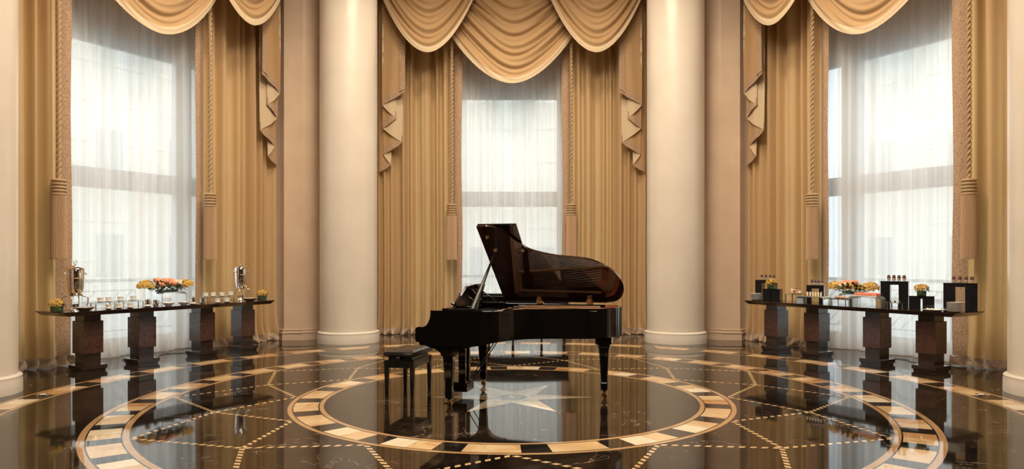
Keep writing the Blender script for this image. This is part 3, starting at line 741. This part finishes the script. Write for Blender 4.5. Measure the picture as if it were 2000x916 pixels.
# ------------------------------------------------------------------ buffet tables
def buffet(a, nc, label, y_off=0):
    r = root('buffet_table', bay(a, 0, nc), R(a), label, 'table')
    b = MB(); L = 1.75; W = .34
    vs = [(-L + .075, -W + .02, .782), (L - .075, -W + .02, .782), (L - .075, W - .02, .782), (-L + .075, W - .02, .782),
          (-L, -W, .832), (L, -W, .832), (L, W, .832), (-L, W, .832), (-L, -W, .84), (L, -W, .84), (L, W, .84), (-L, W, .84)]
    fs = [[3, 2, 1, 0], [8, 9, 10, 11]]
    for q in (0, 4):
        for i in range(4): fs.append([q + i, q + (i + 1) % 4, q + 4 + (i + 1) % 4, q + 4 + i])
    b.add(vs, fs); b.build('tabletop', M['ebony'], r)
    sg = 1 if a > 0 else -1
    for s in (-1.30, -.51, .51, 1.30):
        x = s + .066 * sg
        p = MB(); p.box(x - .113, x + .113, -.113, .113, .07, .79); ped = p.build('pedestal', M['ebony'], r)
        p = MB(); p.box(x - .137, x + .137, -.137, .137, .245, .69, bev=.004); p.build('burl_block', M['burl'], ped)
        p = MB(); p.box(x - .172, x + .172, -.172, .172, .028, .085, bev=.003)
        p.box(x - .155, x + .155, -.155, .155, 0, .028)
        p.build('base', M['ebony'], ped)
    return r
buffet(60, 6.05, 'long dark wood console table on four pedestals, set with coffee urns and cups, at left')
buffet(-60, 5.93, 'long dark wood console table on four pedestals, set with desserts, at right')
TZ = .8405
HX, FZ = 510, 1408
def onray(a, px, n):
    """distance along the table for a spot that the measured bearing meets at depth n"""
    q = (px - 1000) / FZ; f = R(a); n0 = (-math.sin(f) * n, CY + math.cos(f) * n)
    return (q * n0[1] - n0[0]) / (math.cos(f) - q * math.sin(f))
class Tab:
    def __init__(s, a): s.a = a
    def __call__(s, px, n, z=0): return bay(s.a, onray(s.a, px, n), n, TZ + z)
LT = Tab(60); RT = Tab(-60)

def blossoms(n, rx, ry, rz, zc, seed, size=.02, hemi=True, cx=0, cy=0):
    rd = random.Random(seed); b = MB()
    for i in range(n):
        t = rd.uniform(0, 2 * PI); ph = rd.uniform(-.25, 1) if hemi else rd.uniform(-1, 1); ph = math.asin(max(-1, min(1, ph)))
        k = rd.uniform(.8, 1.08); d = Vector((math.cos(t) * math.cos(ph), math.sin(t) * math.cos(ph), math.sin(ph)))
        c = Vector((cx + d.x * rx * k, cy + d.y * ry * k, zc + d.z * rz * k))
        Rm = Matrix.Translation(c) @ d.to_track_quat('Z', 'Y').to_matrix().to_4x4() @ Matrix.Rotation(rd.uniform(0, 6), 4, 'Z') @ Matrix.Rotation(rd.uniform(-.5, .5), 4, 'X')
        for p in range(5):
            a0 = p * 2 * PI / 5; s_ = size * rd.uniform(.8, 1.2)
            b.add([(0, 0, 0), (s_ * .6 * math.cos(a0 - .5), s_ * .6 * math.sin(a0 - .5), s_ * .35), (s_ * math.cos(a0), s_ * math.sin(a0), s_ * .25), (s_ * .6 * math.cos(a0 + .5), s_ * .6 * math.sin(a0 + .5), s_ * .35)], [[0, 1, 2, 3]], T=Rm)
    return b
def roses(b, pts, r, seed):
    rd = random.Random(seed)
    for c in pts:
        for k in range(3):
            rr = r * (1 - .28 * k); p = rd.uniform(0, 6)
            b.grid(lambda u, v: (c[0] + rr * math.cos(2 * PI * u) * math.sin(PI * v * .75) * (1 + .12 * math.sin(10 * PI * u + p)), c[1] + rr * math.sin(2 * PI * u) * math.sin(PI * v * .75) * (1 + .12 * math.sin(10 * PI * u + p)), c[2] + .25 * rr * k - rr * math.cos(PI * v * .75)), 20, 6)
def leaves(n, rx, ry, rz, zc, seed, size=.05, cx=0, cy=0):
    rd = random.Random(seed); b = MB()
    for i in range(n):
        t = rd.uniform(0, 2 * PI); k = rd.uniform(.6, 1.05); z = rd.uniform(-.6, .9)
        c = Vector((cx + math.cos(t) * rx * k, cy + math.sin(t) * ry * k, zc + z * rz))
        Rm = Matrix.Translation(c) @ Matrix.Rotation(t + rd.uniform(-.6, .6), 4, 'Z') @ Matrix.Rotation(rd.uniform(-1, .7), 4, 'Y')
        s_ = size * rd.uniform(.7, 1.2)
        b.add([(0, 0, 0), (s_ * .5, -s_ * .28, .004), (s_, 0, -.004), (s_ * .5, s_ * .28, .004)], [[0, 1, 2, 3]], T=Rm)
    return b
def small_posy(loc, rz, label):
    r = root('flower_posy', loc, rz, label, 'flowers')
    b = MB(); b.box(-.058, .058, -.058, .058, 0, .075, bev=.006); b.build('glass_cube_vase', M['greenv'], r)
    blossoms(75, .085, .075, .06, .10, 3, .022).build('yellow_blossoms', M['yellow'], r)
    leaves(30, .07, .07, .03, .08, 4, .05).build('leaves', M['leaf'], r)
    return r
RL, RR = R(60), R(-60)
posy = small_posy(LT(111, 5.95), RL, 'small yellow flower posy in a glass cube at the left end of the coffee table')
copy_tree(posy, LT(512, 6.05), RL, 'small yellow flower posy in a glass cube at the right end of the coffee table')

def urn(loc, rz, label):
    r = root('coffee_urn', loc, rz, label, 'coffee urn')
    b = MB(); b.lathe([(.04, .185), (.072, .195), (.092, .235), (.104, .31), (.109, .42), (.110, .545), (.107, .55)], 40); b.build('body', M['chrome'], r, 40)
    b = MB(); b.lathe([(.113, .545), (.115, .555), (.108, .565), (.085, .585), (.05, .60), (.02, .606), (.012, .61), (.010, .625), (.0, .63)], 40); ld = b.build('lid', M['chrome'], r, 40)
    b = MB(); b.tube([(.022 * math.sin(t * PI / 8), 0, .650 + .022 * math.cos(t * PI / 8)) for t in range(16)], .004, 6, closed=True); b.build('lid_ring', M['chrome'], ld, True)
    b = MB(); b.lathe([(.108, .425), (.111, .43), (.108, .435)], 40); b.build('band', M['brass'], r, True)
    for sx_ in (-1, 1):
        b = MB(); b.tube([(sx_ * .105, 0, .50), (sx_ * .13, 0, .505), (sx_ * .15, 0, .49)], .006, 8); b.tube([(sx_ * .145, -.022, .49), (sx_ * .145, .022, .49)], .009, 8)
        b.tube([(sx_ * .105, 0, .47), (sx_ * .13, 0, .47), (sx_ * .15, 0, .49)], .006, 8); b.build('handle', M['chrome'], r, True)
    for k in range(4):
        a_ = PI / 4 + k * PI / 2; ca, sa = math.cos(a_), math.sin(a_)
        b = MB(); b.tube([(ca * q_, sa * q_, z) for q_, z in ((.07, .20), (.10, .185), (.14, .18), (.158, .155), (.155, .10), (.14, .05), (.15, .012), (.165, .006))], [.008, .009, .009, .008, .007, .007, .008, .010], 8); b.build('leg', M['chrome'], r, True)
    b = MB(); b.lathe([(.055, .0), (.05, .02), (.03, .04), (.045, .06), (.05, .08), (.0, .082)], 24); b.build('burner', M['chrome'], r, 40)
    b = MB(); b.tube([(0, -.09, .235), (0, -.14, .23)], .010, 8); b.tube([(0, -.14, .245), (0, -.145, .19)], .009, 8); b.tube([(-.02, -.14, .26), (.02, -.14, .26)], .005, 6); b.tube([(0, -.14, .24), (0, -.14, .262)], .004, 6); b.build('tap', M['brass'], r, True)
    return r
u1 = urn(LT(147, 6.08, .006), RL, 'tall polished silver coffee urn at the left end of the coffee table')
copy_tree(u1, LT(470, 6.15, .006), RL, 'tall polished silver coffee urn at the right end of the coffee table')

def dish(loc, rz, label, rad=.125, m='grayglaze'):
    b = MB(); b.lathe([(rad * .5, 0), (rad * .52, .006), (rad * .85, .026), (rad, .046), (rad * .97, .050), (rad * .8, .034), (rad * .45, .014), (0, .012)], 32)
    r = root('serving_dish', loc, rz, label, 'dish'); b.build('bowl', M[m], r, 40); return r
dd = dish(LT(165, 5.83), RL, 'shallow grey dish in front of the left coffee urn')
copy_tree(dd, LT(488, 5.85), RL, 'shallow grey dish in front of the right coffee urn')
# sugar packets heaped in each dish
def packets(loc, rz, label):
    rd = random.Random(5); b = MB()
    for i in range(16):
        T_ = Matrix.Translation((rd.uniform(-.055, .055), rd.uniform(-.055, .055), .03 + i * .0014)) @ Matrix.Rotation(rd.uniform(0, 6), 4, 'Z') @ Matrix.Rotation(rd.uniform(-.2, .2), 4, 'X')
        b.box(-.026, .026, -.016, .016, 0, .003, T=T_)
    o = b.build('sugar_packets', M['napkin']); o.location = loc; o.rotation_euler = (0, 0, rz); tag(o, label, 'sugar', kind='stuff'); return o
packets(LT(165, 5.83), RL, 'pale packets heaped in the dish by the left urn'); packets(LT(488, 5.85), RL, 'pale packets heaped in the dish by the right urn')

def glass_table(loc, rz, wx, wy, h, label):
    r = root('glass_stand', loc, rz, label, 'display stand')
    b = MB(); b.box(-wx / 2, wx / 2, -wy / 2, wy / 2, h - .008, h, bev=.002); b.build('glass_shelf', M['riser'], r)
    for x in (-wx / 2 + .03, wx / 2 - .03):
        for y in (-wy / 2 + .02, wy / 2 - .02):
            b = MB(); b.lathe([(.008, 0), (.008, h - .008)], 10, (x, y, 0)); b.build('leg', M['chrome'], r)
    return r
def cup_mesh():
    b = MB(); b.lathe([(.022, 0), (.024, .004), (.036, .022), (.040, .05), (.042, .062), (.039, .062), (.036, .05), (.032, .022), (0, .008)], 24); return b
cupp = None
def cup(loc, rz, label, group):
    global cupp
    if cupp is None:
        r = root('teacup', loc, rz, label, 'cup', group); cup_mesh().build('bowl', M['china'], r, 50)
        b = MB(); b.tube([(.038 + .016 * math.sin(t), 0, .035 + .016 * math.cos(t)) for t in [PI * q / 8 for q in range(9)]], .004, 6); b.build('handle', M['china'], r, True)
        cupp = r; return r
    return copy_tree(cupp, loc, rz, label, group)
saup = None
def saucer(loc, rz, label, group):
    global saup
    if saup is None:
        b = MB(); b.lathe([(.03, 0), (.034, .004), (.065, .012), (.072, .016), (.064, .015), (.03, .007), (0, .007)], 28); o = b.build('saucer', M['china'], None, True)
        o.location = loc; tag(o, label, 'saucer', group); saup = o; return o
    return copy_tree(saup, loc, rz, label, group)
glass_table(LT(201, 6.12), RL, .33, .16, .085, 'low glass stand carrying white cups, next to the left urn')
glass_table(LT(256, 6.14), RL, .36, .16, .085, 'low glass stand carrying two white cups, left of the big flower centrepiece')
glass_table(LT(411, 6.14), RL, .26, .16, .085, 'low glass stand carrying white cups, right of the big flower centrepiece')
glass_table(LT(442, 6.14), RL, .25, .16, .085, 'low glass stand carrying white cups, closest to the right urn')
cups = [(196, 6.12, .085, 'on the glass stand next to the left urn, leftmost'), (212, 6.14, .085, 'on the glass stand next to the left urn, rightmost'),
        (235, 6.16, .085, 'leftmost on the glass stand left of the flower centrepiece'), (260, 6.16, .085, 'rightmost on the glass stand left of the flower centrepiece'),
        (212, 5.86, 0, 'on the tabletop before the glass stand by the left urn, left one'), (232, 5.90, 0, 'on the tabletop between the two left glass stands'), (254, 5.86, 0, 'on the tabletop left of the flower centrepiece'),
        (402, 6.16, .085, 'leftmost on the glass stands right of the flower centrepiece'), (417, 6.16, .085, 'second from left on the glass stands right of the flower centrepiece'),
        (434, 6.14, .085, 'third from left on the glass stands right of the flower centrepiece'), (451, 6.14, .085, 'rightmost on the glass stand beside the right urn'),
        (425, 5.86, 0, 'left one on the tabletop before the right glass stands'), (443, 5.88, 0, 'right one on the tabletop before the right glass stands')]
for px, n, z, lb in cups:
    saucer(LT(px, n, z), RL, 'saucer under teacup ' + lb, 'saucers on the coffee table')
    cup(LT(px, n, z + .008), RL + .9, 'teacup ' + lb, 'teacups on the coffee table')
def creamer(loc, rz, label):
    r = root('silver_jug', loc, rz, label, 'jug'); b = MB(); b.lathe([(.03, 0), (.036, .006), (.042, .03), (.036, .065), (.040, .09), (.037, .09), (.032, .065), (.03, .02), (0, .015)], 24); b.build('body', M['chrome'], r, 50)
    b = MB(); b.tube([(.038 + .026 * math.sin(t), 0, .05 + .03 * math.cos(t)) for t in [PI * q / 8 for q in range(9)]], .004, 6); b.build('handle', M['chrome'], r, True); return r
cj = creamer(LT(288, 5.9, .014), RL, 'small silver jug left of the big flower centrepiece on the coffee table')
copy_tree(cj, LT(304, 5.98, .0), RL, 'silver jug standing close behind the one left of the flower centrepiece')
copy_tree(cj, LT(377, 5.86, .014), RL, 'silver jug on a plate just right of the big flower centrepiece')
copy_tree(cj, LT(396, 5.86, .0), RL, 'silver jug before the white cups right of the flower centrepiece')
def plate_things(px, n, lb):
    o = copy_tree(saup, LT(px, n), RL, lb, None); o.name = 'side_plate'; o.scale = (1.25, 1.25, 1); 
    if 'group' in o: del o['group']
    o['category'] = 'plate'
plate_things(288, 5.9, 'white plate under the silver jug left of the flower centrepiece'); plate_things(377, 5.86, 'white plate under the silver jug right of the flower centrepiece')
for px, lb in ((329, 'shallow white dish of sugar in front of the flower centrepiece, left one'), (359, 'shallow white dish in front of the flower centrepiece, right one')):
    d_ = dish(LT(px, 5.85), RL, lb, .085, 'china'); d_.name = 'small_dish'

def arch_riser(loc, rz, wx, wy, h, label):
    """bent glass bridge with rounded shoulders"""
    r = root('glass_bridge_riser', loc, rz, label, 'display stand'); rr = .05; t = .012
    def prof(off):
        p = [(-wx / 2 + off, 0)]
        for i in range(7): a_ = PI - PI / 2 * i / 6; p.append((-wx / 2 + rr + (rr - off) * math.cos(a_), h - rr + (rr - off) * math.sin(a_)))
        for i in range(7): a_ = PI / 2 - PI / 2 * i / 6; p.append((wx / 2 - rr + (rr - off) * math.cos(a_), h - rr + (rr - off) * math.sin(a_)))
        p.append((wx / 2 - off, 0)); return p
    o_, i_ = prof(0), prof(t); b = MB(); n_ = len(o_)
    vs = [(x, -wy / 2, z) for x, z in o_] + [(x, -wy / 2, z) for x, z in i_] + [(x, wy / 2, z) for x, z in o_] + [(x, wy / 2, z) for x, z in i_]; fs = []
    for i in range(n_ - 1):
        fs += [[i, i + 1, n_ + i + 1, n_ + i], [2 * n_ + i, 3 * n_ + i, 3 * n_ + i + 1, 2 * n_ + i + 1], [i, 2 * n_ + i, 2 * n_ + i + 1, i + 1], [n_ + i, n_ + i + 1, 3 * n_ + i + 1, 3 * n_ + i]]
    b.add(vs, fs); b.build('bent_glass', M['frost'], r, 40); return r
arch_riser(LT(331, 6.12), RL, .42, .24, .20, 'bent glass riser under the big flower centrepiece on the coffee table')
def centrepiece(loc, rz, label, L=.37, seed=2, order=0):
    r = root('flower_centrepiece', loc, rz, label, 'flowers')
    b = MB(); b.box(-.16, .16, -.06, .06, 0, .035, bev=.008); b.build('tray', M['greenv'], r)
    y = MB()
    for cx in ((-L + .02, L - .04) if order == 0 else (-L + .02, -.02, L - .04)):
        q = blossoms(130, .115, .10, .085, .09, seed + int(cx * 50), .026, cx=cx); y.v_off = len(y.v); y.add(q.v, q.f)
    y.build('yellow_blossoms', M['yellow'], r)
    rd = random.Random(seed + 9); b = MB(); pr = [(rd.uniform(-.13, .12) + order * -.07, rd.uniform(-.08, .08), .11 + rd.uniform(0, .07)) for _ in range(18)]; roses(b, pr, .047, 3); b.build('coral_roses', M['peach'], r, True)
    b = MB(); pr = [(rd.uniform(.10, .22) - (0 if order == 0 else .30), rd.uniform(-.08, .08), .10 + rd.uniform(0, .06)) for _ in range(10)]; roses(b, pr, .038, 5); b.build('cream_roses', M['blush'], r, True)
    leaves(170, .27, .12, .07, .07, seed + 3, .07).build('leaves', M['leaf'], r)
    return r
centrepiece(LT(326, 6.12, .201), RL, 'long centrepiece of coral roses and yellow orchids on the coffee table')

# ---- dessert table
def plate_stack(px, n, count, where, grp):
    proto = None
    for i in range(count):
        lb = 'white plate stacked %s, %s' % (where, ['at the bottom', 'second from the bottom', 'third from the bottom', 'fourth from the bottom', 'fifth from the bottom', 'sixth from the bottom', 'seventh from the bottom', 'eighth from the bottom', 'ninth from the bottom', 'topmost'][i if i < count - 1 else 9])
        z = i * .0125
        if proto is None:
            b = MB(); b.lathe([(.05, 0), (.055, .004), (.10, .014), (.108, .018), (.098, .018), (.052, .008), (0, .007)], 32)
            o = b.build('plate', M['china'], None, True); proto = o
        else: o = proto.copy(); COL.objects.link(o)
        o.location = RT(px, n, z); tag(o, lb, 'plate', grp)
def box_riser(loc, rz, wx, wy, h, label, notch=True, nw=.11):
    r = root('black_riser', loc, rz, label, 'display stand'); t = .0
    b = MB()
    if notch:
        b.box(-wx / 2, -nw / 2, -wy / 2, wy / 2, 0, h); b.box(nw / 2, wx / 2, -wy / 2, wy / 2, 0, h); b.box(-nw / 2, nw / 2, -wy / 2, wy / 2, h - .045, h)
    else:
        b.box(-wx / 2, -.012, -wy / 2, wy / 2, 0, h); b.box(.012, wx / 2, -wy / 2, wy / 2, 0, h); b.box(-.012, .012, -wy / 2, wy / 2, h - .03, h)
    b.build('block', M['blackbox'], r)
    b = MB(); b.box(-wx / 2 - .004, wx / 2 + .004, -wy / 2 - .004, wy / 2 + .004, h, h + .008); b.build('top', M['blackbox'], r); return r
glp = None
def dessert(loc, label, grp):
    global glp
    if glp is None:
        r = root('dessert_glass', loc, 0, label, 'dessert', grp)
        b = MB(); b.lathe([(.020, 0), (.021, .003), (.026, .04), (.027, .085), (.0255, .085), (.0245, .04), (.019, .006), (0, .005)], 18); b.build('glass', M['gcup'], r, 50)
        b = MB(); b.lathe([(.0185, .007), (.0235, .045), (0, .047)], 16); b.build('cream_layer', M['cream_d'], r, 50)
        b = MB(); b.lathe([(.0235, .046), (.0245, .062), (.012, .078), (0, .08)], 16); b.sphere((.008, 0, .082), .009, 8, 6); b.sphere((-.008, .004, .08), .009, 8, 6); b.build('berry_topping', M['berry'], r, True)
        glp = r; return r
    return copy_tree(glp, loc, None, label, grp)
def desserts(pxs, n, h, where):
    nmz = ['leftmost', 'second from left', 'third from left', 'rightmost']
    for i, px in enumerate(pxs): dessert(RT(px, n, h + .008), 'berry dessert glass on the %s, %s' % (where, nmz[i]), 'dessert glasses on the black risers')
plate_stack(1475, 5.80, 9, 'at the left end of the dessert table', 'plates stacked at the left end')
box_riser(RT(1497, 6.08), R(-38), .33, .17, .335, 'tall black riser holding dessert glasses, leftmost on the dessert table')
desserts((1488, 1496, 1504, 1511.5), 6.08, .335, 'leftmost tall black riser')
box_riser(RT(1509, 5.78), R(-38), .28, .14, .20, 'low black riser under the yellow posy, left part of the dessert table', notch=False)
copy_tree(posy, RT(1507, 5.78, .208), R(-38), 'small yellow flower posy on the low black riser at the left of the dessert table')
glass_table(RT(1553, 5.98), RR, .30, .20, .13, 'glass stand heaped with pastries beside the low left black riser')
def pastry_heap(loc, rz, label):
    r = root('pastry_platter', loc, rz, label, 'pastries'); b = MB(); b.lathe([(.06, 0), (.13, .012), (.135, .016), (.06, .008), (0, .008)], 28); b.build('platter', M['china'], r, True)
    rd = random.Random(8); 
    for i in range(17):
        lv = 0 if i < 9 else (1 if i < 15 else 2); a_ = i * 2.4; q_ = (.085, .05, .0)[lv]; b = MB(); x, y, z = q_ * math.cos(a_), q_ * math.sin(a_), .028 + .032 * lv
        b.sphere((x, y, z), .024, 12, 8, sc=(1.15, .9, .75)); o = b.build('pastry', M['pastry' if i % 3 else 'cream_d'], r, True)
        b = MB(); b.sphere((x, y, z + .017), .011, 8, 6); b.build('topping', M['choc' if i % 2 else 'napkin'], o, True)
    return r
pastry_heap(RT(1553, 5.98, .13), RR, 'round platter heaped with small cream pastries on the glass stand')
arch_riser(RT(1590, 5.86), RR, .50, .22, .115, 'low bent glass riser with a row of small cylinders on the dessert table')
rd = random.Random(2); vp = None
for i in range(6):
    p = RT(1577 + i * 5.3, 5.86, .116)
    if vp is None:
        vp = root('dessert_cone', p, 0, '', 'dessert'); b = MB(); b.lathe([(.012, 0), (.014, .05), (.010, .056), (0, .058)], 14); b.build('roll', M['blush'], vp, 50); b = MB(); b.sphere((0, 0, .06), .009, 8, 6); b.build('tip', M['napkin'], vp, True); o = vp
    else: o = copy_tree(vp, p)
    o['label'] = 'small pale upright dessert roll on the low bent glass riser, %s' % ['leftmost', 'second from left', 'third from left', 'third from right', 'second from right', 'rightmost'][i]; o['group'] = 'upright dessert rolls'
box_riser(RT(1593, 6.16), R(-28), .26, .17, .27, 'black riser holding dessert glasses, just left of the big flower centrepiece')
desserts((1586, 1592.5, 1599, 1606), 6.15, .27, 'black riser left of the flower centrepiece')
arch_riser(RT(1667, 6.10), RR, .38, .22, .17, 'bent glass riser under the flower centrepiece on the dessert table')
centrepiece(RT(1667, 6.10, .171), RR, 'long centrepiece of yellow orchids and coral roses on the dessert table', L=.32, seed=7, order=1)
glass_table(RT(1644, 5.80), RR, .30, .20, .09, 'low stand with a dark tray of rolls before the flower centrepiece')
r = root('roll_tray', RT(1644, 5.80, .09), RR, 'dark tray of glazed rolls before the flower centrepiece', 'tray')
b = MB(); b.box(-.15, .15, -.09, .09, 0, .012, bev=.004); b.build('tray', M['choc'], r)
for i in range(5):
    b = MB(); b.sphere((-.10 + .05 * i, .02 * (-1) ** i, .03), .026, 12, 8, sc=(1.1, 1, .75)); b.build('roll', M['pastry'], r, True)
arch_riser(RT(1693, 5.80), RR, .44, .22, .155, 'bent glass riser carrying the salmon-pink cake on the dessert table')
r = root('pink_cake', RT(1694, 5.80, .156), RR, 'long salmon-pink cake cut in slices on the bent glass riser', 'cake')
b = MB(); b.box(-.19, .19, -.07, .07, 0, .008); b.build('board', M['china'], r)
for i in range(8):
    b = MB(); x = -.18 + i * .045; b.box(x + .002, x + .042, -.055, .055, .008, .042, bev=.006); o = b.build('slice', M['salmon'], r)
    b = MB(); b.sphere((x + .022, -.02, .044), .011, 8, 6); b.sphere((x + .022, .02, .044), .011, 8, 6); b.build('topping', M['salmon'], o, True)
box_riser(RT(1748, 6.12), R(-34), .36, .17, .37, 'tall black riser holding dessert glasses, in the middle of the right window')
desserts((1736, 1746, 1756, 1766), 6.12, .37, 'tall black riser before the right window')
r = glass_table(RT(1748, 5.76), RR, .22, .14, .085, 'small silver stand with chocolates before the tall middle black riser')
r = root('chocolate_dish', RT(1748, 5.76, .085), RR, 'small dish of dark chocolates on the silver stand', 'chocolates')
b = MB(); b.box(-.11, .11, -.06, .06, 0, .006); b.build('dish', M['chrome'], r)
for i in range(6):
    b = MB(); b.sphere((-.085 + .034 * i, .02 * (-1) ** i, .016), .012, 10, 6); b.build('chocolate', M['choc'], r, True)
box_riser(RT(1800, 6.02), R(-30), .31, .17, .175, 'low black riser under the yellow posy, right part of the dessert table', notch=False)
copy_tree(posy, RT(1800, 6.02, .183), R(-30), 'small yellow flower posy on the low black riser at the right of the dessert table')
r = root('napkin_platter', RT(1825, 5.71), RR, 'white plate with a folded napkin, near the right end of the dessert table', 'plate')
b = MB(); b.lathe([(.08, 0), (.09, .004), (.14, .02), (.148, .026), (.138, .024), (.085, .010), (0, .009)], 36); b.build('plate', M['china'], r, True)
b = MB(); b.grid(lambda u, v: ((u - .5) * .19 + .01 * math.sin(v * 9), (v - .5) * .13, .022 + .018 * abs(math.sin(u * 9 + v * 3)) * (1 - abs(v - .5))), 24, 12); b.build('napkin', M['napkin'], r, True)
plate_stack(1867, 5.75, 10, 'at the right end of the dessert table', 'plates stacked at the right end')
box_riser(RT(1877, 6.04), R(-38), .39, .17, .37, 'tall black riser holding dessert glasses, rightmost on the dessert table')
desserts((1863, 1875, 1887, 1898.5), 6.04, .37, 'rightmost tall black riser')

# cables along the skirting below the left and right windows
for a, lb, s0 in ((60, 'thin dark cable lying on the floor below the left window', -.4), (-60, 'thin dark cable lying on the floor below the right window', .2)):
    b = MB(); b.tube([(s0 + .09 * i, .10 * math.sin(i * .9), .008) for i in range(14)], .005, 6); o = b.build('floor_cable', M['satin'], None, True)
    o.location = bay(a, 0, 6.62); o.rotation_euler = (0, 0, R(a)); tag(o, lb, 'cable')
